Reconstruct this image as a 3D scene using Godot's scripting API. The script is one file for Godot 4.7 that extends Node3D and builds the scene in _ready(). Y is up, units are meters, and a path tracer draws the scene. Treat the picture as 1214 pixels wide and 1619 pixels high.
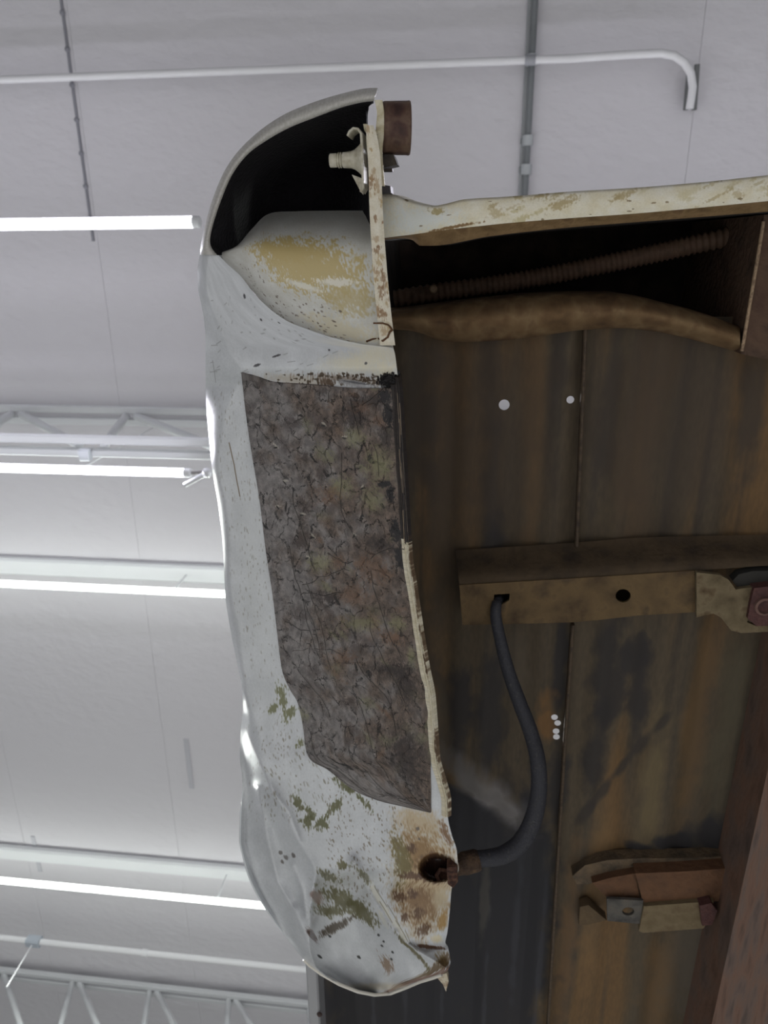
extends Node3D

# A car body raised on a lift, seen from below its rear corner, under a white workshop roof.
# World: y up, x along the roof trusses, z across them. Lengths in metres; "rise" is height above the eye.
const EYE := Vector3(0, 1.5, 0)
const FOCAL := 1170.0
var right_axis: Vector3
var up_axis: Vector3
var back_axis: Vector3
var rng := RandomNumberGenerator.new()
var car: Node3D
var cb := Vector3.ZERO

# ------------------------------------------------------------------ measuring
func at(px: float, py: float, rise: float) -> Vector3:
	var d := right_axis * ((px - 607.0) / FOCAL) + up_axis * ((809.5 - py) / FOCAL) - back_axis
	return EYE + d * (rise / d.y)

func cp(px: float, py: float, rise: float) -> Vector3:
	return at(px, py, rise) - cb

func unit(p: Vector3) -> float:      # size at p (car space) of one step of the survey grid
	return -(p + cb - EYE).dot(back_axis) / FOCAL

func cur(a: Array, v: float) -> float:   # smooth monotone curve through (key, value) pairs
	var n := a.size()
	if v <= a[0].x: return a[0].y
	if v >= a[n - 1].x: return a[n - 1].y
	var i := 0
	while v > a[i + 1].x: i += 1
	var h: float = a[i + 1].x - a[i].x
	var m: float = (a[i + 1].y - a[i].y) / h
	var m0 := m
	var m1 := m
	if i > 0:
		var k: float = (a[i].y - a[i - 1].y) / (a[i].x - a[i - 1].x)
		m0 = 0.0 if k * m <= 0.0 else 2.0 * k * m / (k + m)
	if i < n - 2:
		var k2: float = (a[i + 2].y - a[i + 1].y) / (a[i + 2].x - a[i + 1].x)
		m1 = 0.0 if k2 * m <= 0.0 else 2.0 * k2 * m / (k2 + m)
	var t: float = (v - a[i].x) / h
	var t2 := t * t
	var t3 := t2 * t
	return (2 * t3 - 3 * t2 + 1) * a[i].y + (t3 - 2 * t2 + t) * h * m0 + (-2 * t3 + 3 * t2) * a[i + 1].y + (t3 - t2) * h * m1

func cat3(a: Array, t: float) -> Vector3:    # Catmull-Rom through Vector3 knots, t in 0..1
	var n := a.size() - 1
	var f := clampf(t, 0.0, 1.0) * n
	var i := mini(int(f), n - 1)
	var w := f - i
	var p0: Vector3 = a[maxi(i - 1, 0)]
	var p1: Vector3 = a[i]
	var p2: Vector3 = a[i + 1]
	var p3: Vector3 = a[mini(i + 2, n)]
	return p1.cubic_interpolate(p2, p0, p3, w)

func seg_dist(p: Vector2, line: Array) -> float:
	var best := 1e9
	for i in line.size() - 1:
		var a: Vector2 = line[i]
		var ab: Vector2 = line[i + 1] - a
		var t := clampf((p - a).dot(ab) / ab.length_squared(), 0.0, 1.0)
		best = minf(best, (p - a - ab * t).length_squared())
	return sqrt(best)

# ------------------------------------------------------------------ mesh helpers
func skin(pts: PackedVector3Array, uvs: PackedVector2Array, cols: int, thick: float, facing: Vector3) -> ArrayMesh:
	# a sheet of metal: rows of points, given a back and an edge all round
	var rows := pts.size() / cols
	var nrm := PackedVector3Array()
	nrm.resize(pts.size())
	var total := Vector3.ZERO
	for r in rows:
		for c in cols:
			var du := pts[r * cols + mini(c + 1, cols - 1)] - pts[r * cols + maxi(c - 1, 0)]
			var dv := pts[mini(r + 1, rows - 1) * cols + c] - pts[maxi(r - 1, 0) * cols + c]
			var n := du.cross(dv)
			nrm[r * cols + c] = n.normalized() if n.length_squared() > 1e-20 else Vector3.ZERO
			total += nrm[r * cols + c]
	var flip := total.dot(facing) < 0.0
	for i in nrm.size():
		if nrm[i] == Vector3.ZERO: nrm[i] = facing
		elif flip: nrm[i] = -nrm[i]
	var v := PackedVector3Array(pts)
	var nn := PackedVector3Array(nrm)
	var uv := PackedVector2Array(uvs)
	var idx := PackedInt32Array()
	var n0 := pts.size()
	for i in n0:
		v.append(pts[i] - nrm[i] * thick)
		nn.append(-nrm[i])
		uv.append(uvs[i])
	for r in rows - 1:
		for c in cols - 1:
			var a := r * cols + c
			var b := a + 1
			var d := a + cols
			var e := d + 1
			# right-handed a,b,d has normal du x dv; clockwise fronts want the reverse
			if flip: idx.append_array([a, b, d, b, e, d, n0 + a, n0 + d, n0 + b, n0 + b, n0 + d, n0 + e])
			else: idx.append_array([a, d, b, b, d, e, n0 + a, n0 + b, n0 + d, n0 + b, n0 + e, n0 + d])
	var loop := PackedInt32Array()
	for c in cols: loop.append(c)
	for r in range(1, rows): loop.append(r * cols + cols - 1)
	for c in range(cols - 2, -1, -1): loop.append((rows - 1) * cols + c)
	for r in range(rows - 2, 0, -1): loop.append(r * cols)
	for i in loop.size():
		var a := loop[i]
		var b := loop[(i + 1) % loop.size()]
		var along := pts[b] - pts[a]
		if along.length_squared() < 1e-14: continue
		var out := along.cross(nrm[a]).normalized() * (-1.0 if flip else 1.0)
		var k := v.size()
		for q in [pts[a], pts[b], pts[b] - nrm[b] * thick, pts[a] - nrm[a] * thick]:
			v.append(q)
			nn.append(out)
		uv.append_array([uvs[a], uvs[b], uvs[b], uvs[a]])
		if (v[k + 1] - v[k]).cross(v[k + 2] - v[k]).dot(out) > 0.0: idx.append_array([k, k + 2, k + 1, k, k + 3, k + 2])
		else: idx.append_array([k, k + 1, k + 2, k, k + 2, k + 3])
	var arr := []
	arr.resize(Mesh.ARRAY_MAX)
	arr[Mesh.ARRAY_VERTEX] = v
	arr[Mesh.ARRAY_NORMAL] = nn
	arr[Mesh.ARRAY_TEX_UV] = uv
	arr[Mesh.ARRAY_INDEX] = idx
	var m := ArrayMesh.new()
	m.add_surface_from_arrays(Mesh.PRIMITIVE_TRIANGLES, arr)
	return m

func new_tool(smooth := false) -> SurfaceTool:
	var st := SurfaceTool.new()
	st.begin(Mesh.PRIMITIVE_TRIANGLES)
	st.set_smooth_group(0 if smooth else -1)
	return st

func tri(st: SurfaceTool, a: Vector3, b: Vector3, c: Vector3, out: Vector3, ua := Vector2.ZERO, ub := Vector2.ZERO, uc := Vector2.ZERO) -> void:
	if (b - a).cross(c - a).length_squared() < 1e-20: return
	var swap := (b - a).cross(c - a).dot(out) > 0.0
	st.set_uv(ua)
	st.add_vertex(a)
	if swap:
		st.set_uv(uc)
		st.add_vertex(c)
		st.set_uv(ub)
		st.add_vertex(b)
	else:
		st.set_uv(ub)
		st.add_vertex(b)
		st.set_uv(uc)
		st.add_vertex(c)

func done(st: SurfaceTool) -> ArrayMesh:
	st.generate_normals()
	return st.commit()

func sweep(st: SurfaceTool, path: Array, profile: Array, up: Vector3, scales: Array = [], caps := true, closed := true) -> void:
	var rings := []
	var n := path.size()
	for i in n:
		var t: Vector3 = (path[mini(i + 1, n - 1)] - path[maxi(i - 1, 0)]).normalized()
		var side := t.cross(up).normalized()
		var top := side.cross(t)
		var k: float = scales[i] if scales.size() else 1.0
		var ring := []
		for q in profile: ring.append(path[i] + (side * q.x + top * q.y) * k)
		rings.append(ring)
	var m := profile.size()
	var acc := 0.0
	for i in n - 1:
		var step: float = (path[i + 1] - path[i]).length()
		for j in (m if closed else m - 1):
			var j2 := (j + 1) % m
			var a: Vector3 = rings[i][j]
			var b: Vector3 = rings[i][j2]
			var c: Vector3 = rings[i + 1][j]
			var d: Vector3 = rings[i + 1][j2]
			var out: Vector3 = (a + b + c + d) / 4.0 - (path[i] + path[i + 1]) / 2.0
			var u0 := float(j) / m
			var u1 := float(j + 1) / m
			tri(st, a, b, c, out, Vector2(u0, acc), Vector2(u1, acc), Vector2(u0, acc + step))
			tri(st, b, d, c, out, Vector2(u1, acc), Vector2(u1, acc + step), Vector2(u0, acc + step))
		acc += step
	if caps:
		st.set_smooth_group(-1)
		for e in [[0, path[0] - path[1]], [n - 1, path[n - 1] - path[n - 2]]]:
			for j in m: tri(st, path[e[0]], rings[e[0]][j], rings[e[0]][(j + 1) % m], e[1])

func circle(r: float, n: int) -> Array:
	var a := []
	for i in n: a.append(Vector2(cos(TAU * i / n), sin(TAU * i / n)) * r)
	return a

func chamfered(w: float, h: float, c: float) -> Array:
	var x := w / 2
	var y := h / 2
	return [Vector2(-x + c, -y), Vector2(x - c, -y), Vector2(x, -y + c), Vector2(x, y - c), Vector2(x - c, y), Vector2(-x + c, y), Vector2(-x, y - c), Vector2(-x, -y + c)]

func rod(path: Array, r: float, n := 12, scales: Array = []) -> ArrayMesh:
	var st := new_tool(true)
	var d: Vector3 = (path[-1] - path[0]).normalized()
	sweep(st, path, circle(r, n), Vector3.UP if absf(d.y) < 0.8 else Vector3.RIGHT, scales)
	return done(st)

func bar(path: Array, w: float, h: float, c: float, up := Vector3.UP) -> ArrayMesh:
	var st := new_tool()
	sweep(st, path, chamfered(w, h, c), up)
	return done(st)

func lathe(a: Vector3, b: Vector3, profile: Array, n := 28) -> ArrayMesh:
	# profile: (way along a..b in metres, radius)
	var st := new_tool()
	var t := (b - a).normalized()
	var s := t.cross(Vector3.UP if absf(t.y) < 0.8 else Vector3.RIGHT).normalized()
	var u := s.cross(t)
	for i in profile.size() - 1:
		st.set_smooth_group(i + 1)
		for j in n:
			var q := []
			for w in [[i, j], [i, j + 1], [i + 1, j], [i + 1, j + 1]]:
				var g: float = TAU * w[1] / n
				q.append(a + t * profile[w[0]].x + (s * cos(g) + u * sin(g)) * profile[w[0]].y)
			var mid: Vector3 = (q[0] + q[1] + q[2] + q[3]) / 4.0
			var dr: float = profile[i + 1].y - profile[i].y
			var dx: float = profile[i + 1].x - profile[i].x
			var radial := (mid - a) - t * (mid - a).dot(t)
			var out := radial.normalized() * dx - t * dr
			if dx == 0.0: out = -t * dr
			tri(st, q[0], q[1], q[2], out)
			tri(st, q[1], q[3], q[2], out)
	return done(st)

func ring_points(c: Vector2, rx: float, ry: float, n: int) -> Array:
	var a := []
	for i in n: a.append(c + Vector2(cos(TAU * i / n) * rx, sin(TAU * i / n) * ry))
	return a

func plate(poly: Array, y0: float, y1: float, holes: Array = []) -> ArrayMesh:
	# a flat plate standing between two heights (car space); poly and holes in the x-z plane
	var outline := PackedVector2Array(poly)
	if Geometry2D.is_polygon_clockwise(outline): outline.reverse()
	var whole := PackedVector2Array(outline)
	var loops := [outline]
	for h in holes:
		var hole := PackedVector2Array(h)
		if not Geometry2D.is_polygon_clockwise(hole): hole.reverse()
		loops.append(hole)
		var best := 1e9
		var bi := 0
		var bj := 0
		for i in whole.size():
			for j in hole.size():
				var d := whole[i].distance_squared_to(hole[j])
				if d < best:
					best = d
					bi = i
					bj = j
		var joined := PackedVector2Array()
		for i in bi + 1: joined.append(whole[i])
		for j in hole.size() + 1: joined.append(hole[(bj + j) % hole.size()])
		for i in range(bi, whole.size()): joined.append(whole[i])
		whole = joined
	var st := new_tool()
	var ix := Geometry2D.triangulate_polygon(whole)
	for k in range(0, ix.size(), 3):
		for side in [[y0, Vector3.DOWN], [y1, Vector3.UP]]:
			var q := []
			for w in 3: q.append(Vector3(whole[ix[k + w]].x, side[0], whole[ix[k + w]].y))
			tri(st, q[0], q[1], q[2], side[1])
	for l in loops:
		for i in l.size():
			var a: Vector2 = l[i]
			var b: Vector2 = l[(i + 1) % l.size()]
			var out := Vector3(b.y - a.y, 0, a.x - b.x)
			var p := Vector3(a.x, y0, a.y)
			var q := Vector3(b.x, y0, b.y)
			var r := Vector3(b.x, y1, b.y)
			var s := Vector3(a.x, y1, a.y)
			tri(st, p, q, r, out)
			tri(st, p, r, s, out)
	return done(st)

func flat_poly(px: Array, rise: float) -> Array:
	var a := []
	for q in px:
		var p := cp(q.x, q.y, rise)
		a.append(Vector2(p.x, p.z))
	return a

func slab(px: Array, rise0: float, rise1: float, holes: Array = []) -> ArrayMesh:
	var hh := []
	for h in holes: hh.append(flat_poly(h, rise0))
	return plate(flat_poly(px, rise0), EYE.y + rise0 - cb.y, EYE.y + rise1 - cb.y, hh)

func box_mesh(st: SurfaceTool, lo: Vector3, hi: Vector3) -> void:
	var c := (lo + hi) / 2.0
	var p := []
	for i in 8: p.append(Vector3(hi.x if i & 1 else lo.x, hi.y if i & 2 else lo.y, hi.z if i & 4 else lo.z))
	for f in [[0, 1, 3, 2], [4, 5, 7, 6], [0, 1, 5, 4], [2, 3, 7, 6], [0, 2, 6, 4], [1, 3, 7, 5]]:
		var out: Vector3 = (p[f[0]] + p[f[2]]) / 2.0 - c
		tri(st, p[f[0]], p[f[1]], p[f[2]], out)
		tri(st, p[f[0]], p[f[2]], p[f[3]], out)

# ------------------------------------------------------------------ scene helpers
func part(called: String, mesh: Mesh, m: Material, parent: Node, label := "") -> MeshInstance3D:
	var o := MeshInstance3D.new()
	o.name = called
	o.mesh = mesh
	o.material_override = m
	o.cast_shadow = GeometryInstance3D.SHADOW_CASTING_SETTING_ON
	parent.add_child(o, true)
	if label: o.set_meta("label", label)
	return o

func thing(called: String, where: Vector3, label: String, category: String, group := "") -> Node3D:
	var o := Node3D.new()
	o.name = called
	o.position = where
	add_child(o, true)
	o.set_meta("label", label)
	o.set_meta("category", category)
	if group: o.set_meta("group", group)
	return o

func structure(called: String, mesh: Mesh, m: Material, label := "") -> MeshInstance3D:
	var o := part(called, mesh, m, self, label)
	o.set_meta("kind", "structure")
	return o

func mat(c: Color, rough := 0.8, metal := 0.0, spec := 0.5) -> StandardMaterial3D:
	var m := StandardMaterial3D.new()
	m.albedo_color = c
	m.roughness = rough
	m.metallic = metal
	m.metallic_specular = spec
	return m

func rgb(r: int, g: int, b: int) -> Color:
	return Color(r / 255.0, g / 255.0, b / 255.0)

func noise_tex(sd: int, freq: float, stops: Array, size := 256) -> NoiseTexture2D:
	var n := FastNoiseLite.new()
	n.seed = sd
	n.noise_type = FastNoiseLite.TYPE_SIMPLEX_SMOOTH
	n.frequency = freq
	n.fractal_octaves = 5
	var t := NoiseTexture2D.new()
	t.width = size
	t.height = size
	t.seamless = true
	t.noise = n
	if stops.size():
		var g := Gradient.new()
		var offs := PackedFloat32Array()
		var cols := PackedColorArray()
		for i in stops.size():
			offs.append(float(i) / (stops.size() - 1))
			cols.append(stops[i])
		g.offsets = offs
		g.colors = cols
		t.color_ramp = g
	return t

func grimy(sd: int, stops: Array, scale: Vector3, rough := 0.85, relief := 0.15, freq := 0.012) -> StandardMaterial3D:
	# dirt of several tones in the metal's own colour, with fine relief
	var m := mat(Color.WHITE, rough, 0.0, 0.4)
	m.albedo_texture = noise_tex(sd, freq, stops)
	m.uv1_triplanar = true
	m.uv1_scale = scale
	m.heightmap_enabled = true
	m.heightmap_texture = noise_tex(sd + 50, 0.05, [])
	m.heightmap_scale = relief
	return m

# ------------------------------------------------------------------ painting helpers
func nz(sd: int, freq: float, w: int, h: int, sx := 1, sy := 1, oct := 4) -> PackedByteArray:
	var n := FastNoiseLite.new()
	n.seed = sd
	n.noise_type = FastNoiseLite.TYPE_SIMPLEX_SMOOTH
	n.frequency = freq
	n.fractal_octaves = oct
	var im := n.get_image(maxi(8, w / sx), maxi(8, h / sy), false, false, true)
	im.convert(Image.FORMAT_L8)
	if im.get_width() != w or im.get_height() != h: im.resize(w, h, Image.INTERPOLATE_CUBIC)
	return im.get_data()

func crumbs(sd: int, w: int, h: int) -> PackedByteArray:
	# coarse outline with fine crumbs
	var a := nz(sd, 0.035, w, h, 1, 1, 5)
	var b := nz(sd + 500, 0.16, w, h, 1, 2, 4)
	for k in a.size(): a[k] = clampi(int(a[k] * 0.52 + b[k] * 0.75 - 34), 0, 255)
	return a

func blob(im: Image, nb: PackedByteArray, cx: float, cy: float, rx: float, ry: float, ang: float, col: Color, amt: float, ragged := 1.6, sharp := 2.5) -> void:
	var w := im.get_width()
	var h := im.get_height()
	var ca := cos(ang)
	var sa := sin(ang)
	var reach := maxf(rx, ry) * (1.0 + ragged * 0.5)
	for j in range(maxi(0, int(cy - reach)), mini(h, int(cy + reach) + 1)):
		for i in range(maxi(0, int(cx - reach)), mini(w, int(cx + reach) + 1)):
			var dx := i - cx
			var dy := j - cy
			var a := (dx * ca + dy * sa) / rx
			var b := (dy * ca - dx * sa) / ry
			var f := 1.0 - sqrt(a * a + b * b) + (nb[j * w + i] / 255.0 - 0.5) * ragged
			if f > 0.0: im.set_pixel(i, j, im.get_pixel(i, j).lerp(col, minf(f * sharp, 1.0) * amt))

func stroke(im: Image, line: Array, r: float, col: Color, amt: float) -> void:
	for k in line.size() - 1:
		var n := maxi(1, int((line[k + 1] - line[k]).length()))
		for q in n:
			var p: Vector2 = line[k].lerp(line[k + 1], float(q) / n)
			for dj in range(-int(r) - 1, int(r) + 2):
				for di in range(-int(r) - 1, int(r) + 2):
					var i := int(p.x) + di
					var j := int(p.y) + dj
					if i < 0 or j < 0 or i >= im.get_width() or j >= im.get_height(): continue
					var f := clampf(r + 0.5 - Vector2(i - p.x, j - p.y).length(), 0.0, 1.0)
					if f > 0.0: im.set_pixel(i, j, im.get_pixel(i, j).lerp(col, f * amt))

func base_image(w: int, h: int, a: Color, b: Color, coarse: PackedByteArray, fine: PackedByteArray, grain: float) -> Image:
	var im := Image.create(w, h, false, Image.FORMAT_RGB8)
	for j in h:
		for i in w:
			var k := j * w + i
			var c := a.lerp(b, coarse[k] / 255.0)
			var g := 1.0 + (fine[k] / 255.0 - 0.5) * grain
			im.set_pixel(i, j, Color(c.r * g, c.g * g, c.b * g))
	return im

func textured(im: Image, rough: float, spec := 0.5) -> StandardMaterial3D:
	var m := mat(Color.WHITE, rough, 0.0, spec)
	m.albedo_texture = ImageTexture.create_from_image(im)
	m.texture_repeat = false
	return m

# ------------------------------------------------------------------ the fender's form
var left_edge := [Vector2(400, 316), Vector2(430, 312), Vector2(455, 313), Vector2(480, 318), Vector2(510, 323), Vector2(540, 325), Vector2(600, 325), Vector2(640, 326), Vector2(690, 330), Vector2(740, 335), Vector2(800, 345), Vector2(860, 352), Vector2(940, 356), Vector2(1000, 365), Vector2(1050, 375), Vector2(1085, 382), Vector2(1120, 384), Vector2(1160, 380), Vector2(1195, 379), Vector2(1235, 383), Vector2(1290, 380), Vector2(1330, 379), Vector2(1350, 383), Vector2(1380, 391), Vector2(1410, 404), Vector2(1440, 422), Vector2(1470, 443), Vector2(1495, 462), Vector2(1517, 480), Vector2(1526, 489), Vector2(1540, 508), Vector2(1556, 536), Vector2(1568, 566), Vector2(1572, 584), Vector2(1573, 592)]
var right_edge := [Vector2(403, 345), Vector2(418, 360), Vector2(436, 380), Vector2(462, 400), Vector2(487, 425), Vector2(508, 455), Vector2(522, 490), Vector2(535, 530), Vector2(544, 572), Vector2(551, 622), Vector2(580, 627), Vector2(620, 631), Vector2(700, 636), Vector2(780, 641), Vector2(850, 645), Vector2(890, 648), Vector2(920, 653), Vector2(1000, 665), Vector2(1060, 675), Vector2(1100, 683), Vector2(1150, 687), Vector2(1200, 691), Vector2(1240, 702), Vector2(1268, 708), Vector2(1290, 708), Vector2(1320, 714), Vector2(1345, 722), Vector2(1375, 724), Vector2(1393, 721), Vector2(1405, 714), Vector2(1440, 711), Vector2(1475, 707), Vector2(1490, 704), Vector2(1500, 708), Vector2(1520, 712), Vector2(1532, 709), Vector2(1541, 698), Vector2(1546, 684), Vector2(1552, 664), Vector2(1563, 638), Vector2(1570, 618), Vector2(1572, 610), Vector2(1573, 600)]
var base_rise := [Vector2(400, 0.812), Vector2(450, 0.806), Vector2(540, 0.795), Vector2(580, 0.788), Vector2(591, 0.792), Vector2(612, 0.805), Vector2(700, 0.804), Vector2(1300, 0.802), Vector2(1572, 0.803)]
var round_width := [Vector2(400, 16), Vector2(470, 14), Vector2(520, 24), Vector2(560, 42), Vector2(590, 58), Vector2(640, 38), Vector2(690, 22), Vector2(745, 10), Vector2(800, 14), Vector2(900, 10), Vector2(1000, 14), Vector2(1090, 7), Vector2(1180, 40), Vector2(1400, 60), Vector2(1573, 40)]
var round_rise := [Vector2(400, 0.016), Vector2(470, 0.014), Vector2(520, 0.02), Vector2(580, 0.04), Vector2(640, 0.034), Vector2(690, 0.022), Vector2(745, 0.012), Vector2(800, 0.016), Vector2(900, 0.012), Vector2(1000, 0.016), Vector2(1090, 0.009), Vector2(1180, 0.04), Vector2(1573, 0.02)]
var round_power := [Vector2(400, 1.6), Vector2(470, 1.15), Vector2(580, 1.2), Vector2(660, 1.8), Vector2(1572, 1.9)]
var creases := [
	[[Vector2(408, 1245), Vector2(424, 1330), Vector2(440, 1395), Vector2(466, 1440), Vector2(487, 1490)], 9.0, -0.011],
	[[Vector2(384, 1335), Vector2(408, 1400), Vector2(430, 1440), Vector2(455, 1478)], 10.0, -0.009],
	[[Vector2(462, 1370), Vector2(478, 1405), Vector2(484, 1450)], 7.0, -0.009],
	[[Vector2(425, 1245), Vector2(455, 1282), Vector2(474, 1330)], 9.0, -0.009],
	[[Vector2(560, 1362), Vector2(588, 1418), Vector2(622, 1470), Vector2(655, 1500), Vector2(705, 1530)], 13.0, -0.02],
	[[Vector2(640, 1488), Vector2(672, 1500), Vector2(704, 1496)], 6.0, 0.010],
	[[Vector2(430, 1310), Vector2(450, 1372), Vector2(468, 1425)], 13.0, 0.013],
]
var hollows := [[Vector2(590, 1500), Vector2(55, 45), 0.014], [Vector2(545, 1415), Vector2(36, 22), 0.012], [Vector2(668, 1440), Vector2(36, 48), -0.012], [Vector2(440, 1215), Vector2(40, 30), -0.006], [Vector2(610, 1330), Vector2(40, 40), -0.005]]
var ridge := [Vector2(1120, 372), Vector2(1175, 398), Vector2(1245, 430), Vector2(1320, 466), Vector2(1383, 499), Vector2(1420, 494), Vector2(1490, 489), Vector2(1528, 499), Vector2(1572, 560)]
var ripple := FastNoiseLite.new()

func fender_rise(px: float, py: float) -> float:
	var xl := cur(left_edge, py)
	var u := clampf((px - xl) / cur(round_width, py), 0.0, 1.0)
	var h := cur(base_rise, py) + cur(round_rise, py) * pow(1.0 - u, cur(round_power, py))
	h += 0.024 * pow(1.0 - clampf((px - xl) / 150.0, 0.0, 1.0), 2.0) * smoothstep(560.0, 720.0, py)
	h += ripple.get_noise_2d(px * 1.6, py) * lerpf(0.0006, 0.0035, smoothstep(950.0, 1250.0, py))
	if py > 1120.0:
		var p := Vector2(px, py)
		var fade := smoothstep(1120.0, 1200.0, py) * smoothstep(0.0, 10.0, px - xl + 1.0)
		var d0 := px - cur(ridge, py)
		if d0 < 0.0: h += (-0.010 + 0.045 * (1.0 - exp(d0 / 42.0))) * fade
		else:
			var k := smoothstep(1372.0, 1404.0, py)
			h += (-0.010 * exp(-d0 / 30.0) + k * 0.060 * (1.0 - exp(-d0 / 13.0)) * (1.0 - smoothstep(55.0, 150.0, d0))) * fade
		for c in creases: h += c[2] * exp(-seg_dist(p, c[0]) / c[1]) * fade
		for g in hollows:
			var d: Vector2 = (p - g[0]) / g[1]
			h += g[2] * exp(-d.length_squared()) * fade
		var e := Vector2((px - 692.0) / 31.0, (py - 1372.0) / 23.0).length()
		h += 0.026 * (1.0 - smoothstep(0.72, 1.0, e))
	return h

func fx(px: float, py: float, w: int) -> float:
	var a := cur(left_edge, py)
	return (px - a) / maxf(cur(right_edge, py) - a, 4.0) * w

func fy(py: float, h: int) -> float:
	return (py - 403.0) / 1169.0 * h

func _ready() -> void:
	rng.seed = 77
	# ---------------------------------------------------------------- camera, sky, exposure
	var up := Vector3(0.119, 0.339, -0.933).normalized()
	var ax := (Vector3(0.9928, -0.0324, 0.115) - up * Vector3(0.9928, -0.0324, 0.115).dot(up)).normalized()
	var az := ax.cross(up)
	right_axis = Vector3(ax.x, up.x, az.x)
	up_axis = Vector3(ax.y, up.y, az.y)
	back_axis = Vector3(ax.z, up.z, az.z)
	var cam := Camera3D.new()
	cam.name = "camera"
	var lens := CameraAttributesPhysical.new()
	lens.frustum_focal_length = 12.0 * FOCAL / 809.5
	lens.frustum_near = 0.02
	lens.frustum_far = 60.0
	lens.frustum_focus_distance = 0.86
	lens.exposure_aperture = 5.5
	cam.attributes = lens
	cam.fov = rad_to_deg(2.0 * atan(809.5 / FOCAL))
	add_child(cam)
	cam.transform = Transform3D(Basis(right_axis, up_axis, back_axis), EYE)
	cam.current = true
	var env := Environment.new()
	env.background_mode = Environment.BG_COLOR
	env.background_color = Color(0.5, 0.55, 0.6)
	env.tonemap_mode = Environment.TONE_MAPPER_LINEAR
	env.tonemap_exposure = 0.6
	env.sdfgi_enabled = true
	env.ssao_enabled = true
	env.ssil_enabled = true
	var we := WorldEnvironment.new()
	we.name = "surroundings"
	we.environment = env
	add_child(we)
	ripple.seed = 5
	ripple.frequency = 0.012
	ripple.fractal_octaves = 2

	build_room()
	build_lamps()
	build_trusses()
	build_pipes()
	build_car()

# ------------------------------------------------------------------ room
const TOP := 3.5      # roof above the eye
func build_room() -> void:
	var roof_m := mat(rgb(226, 224, 228), 0.65, 0.0, 0.4)
	roof_m.heightmap_enabled = true
	roof_m.heightmap_texture = noise_tex(11, 0.035, [])
	roof_m.heightmap_scale = 0.3
	roof_m.uv1_triplanar = true
	roof_m.uv1_scale = Vector3(0.9, 0.9, 1.5)
	var roof := MeshInstance3D.new()
	roof.name = "ceiling"
	var st := new_tool()
	box_mesh(st, Vector3(-7.2, EYE.y + TOP + 0.02, -9.2), Vector3(7.2, EYE.y + TOP + 0.22, 6.2))
	roof.mesh = done(st)
	roof.material_override = roof_m
	roof.set_meta("kind", "structure")
	roof.set_meta("label", "white faced insulated workshop ceiling in long panels")
	add_child(roof)
	# facing sheets, side by side with recessed joints
	var joints := [-7.0]
	for q in [at(40, 1340, TOP).x, at(135, 230, TOP).x, at(838, 150, TOP).x, at(1105, 100, TOP).x]: joints.append(q)
	joints.sort()
	while joints[-1] < 5.2: joints.append(joints[-1] + 1.86)
	joints.append(7.0)
	joints.insert(1, joints[1] - 1.86)
	for i in joints.size() - 1:
		if joints[i + 1] - joints[i] < 0.05: continue
		var s2 := new_tool()
		sweep(s2, [Vector3((joints[i] + joints[i + 1]) / 2, EYE.y + TOP + 0.01, -9.0), Vector3((joints[i] + joints[i + 1]) / 2, EYE.y + TOP + 0.01, 6.0)], chamfered(joints[i + 1] - joints[i] - 0.001, 0.02, 0.001), Vector3.UP)
		part("facing_panel", done(s2), roof_m, roof)
	var wall_m := mat(rgb(150, 151, 156), 0.7)
	var wall_spots := {"wall_left": [Vector3(-7.2, 0, -9.2), Vector3(-7.0, 5.02, 6.2)], "wall_right": [Vector3(7.0, 0, -9.2), Vector3(7.2, 5.02, 6.2)], "wall_front": [Vector3(-7.0, 0, -9.2), Vector3(7.0, 5.02, -9.0)], "wall_back": [Vector3(-7.0, 0, 6.0), Vector3(7.0, 5.02, 6.2)]}
	for k in wall_spots:
		var s3 := new_tool()
		box_mesh(s3, wall_spots[k][0], wall_spots[k][1])
		structure(k, done(s3), wall_m)
	var s4 := new_tool()
	box_mesh(s4, Vector3(-7.2, -0.2, -9.2), Vector3(7.2, 0, 6.2))
	var floor_m := mat(rgb(205, 204, 200), 0.5)
	structure("floor", done(s4), floor_m)
	# the dark joint with rivets left of the car, and the short open laps further down
	var lap_m := mat(rgb(150, 150, 158), 0.7)
	var a := at(113, 118, TOP)
	var b := at(152, 345, TOP)
	var trim := structure("trim_1", bar([a + Vector3(0, -0.004, 0.6), Vector3(a.x, a.y - 0.004, b.z - 0.1)], 0.012, 0.008, 0.002), lap_m)
	for k in 9:
		var z := lerpf(a.z + 0.5, b.z, k / 8.0)
		part("rivet", lathe(Vector3(a.x, a.y - 0.007, z), Vector3(a.x, a.y - 0.02, z), [Vector2(0, 0.012), Vector2(0.004, 0.011), Vector2(0.007, 0.005), Vector2(0.007, 0)], 10), lap_m, trim)
	var n := 2
	for q in [[299, 1168, 1246, 294], [62, 1322, 1378, 52]]:
		var c := at(q[3], q[1], TOP)
		var d := at(q[0] + 8, q[2], TOP)
		structure("trim_%d" % n, bar([c + Vector3(0, -0.003, 0), Vector3(c.x, c.y - 0.003, d.z)], 0.03, 0.006, 0.002), mat(rgb(206, 206, 212), 0.8))
		n += 1

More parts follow.
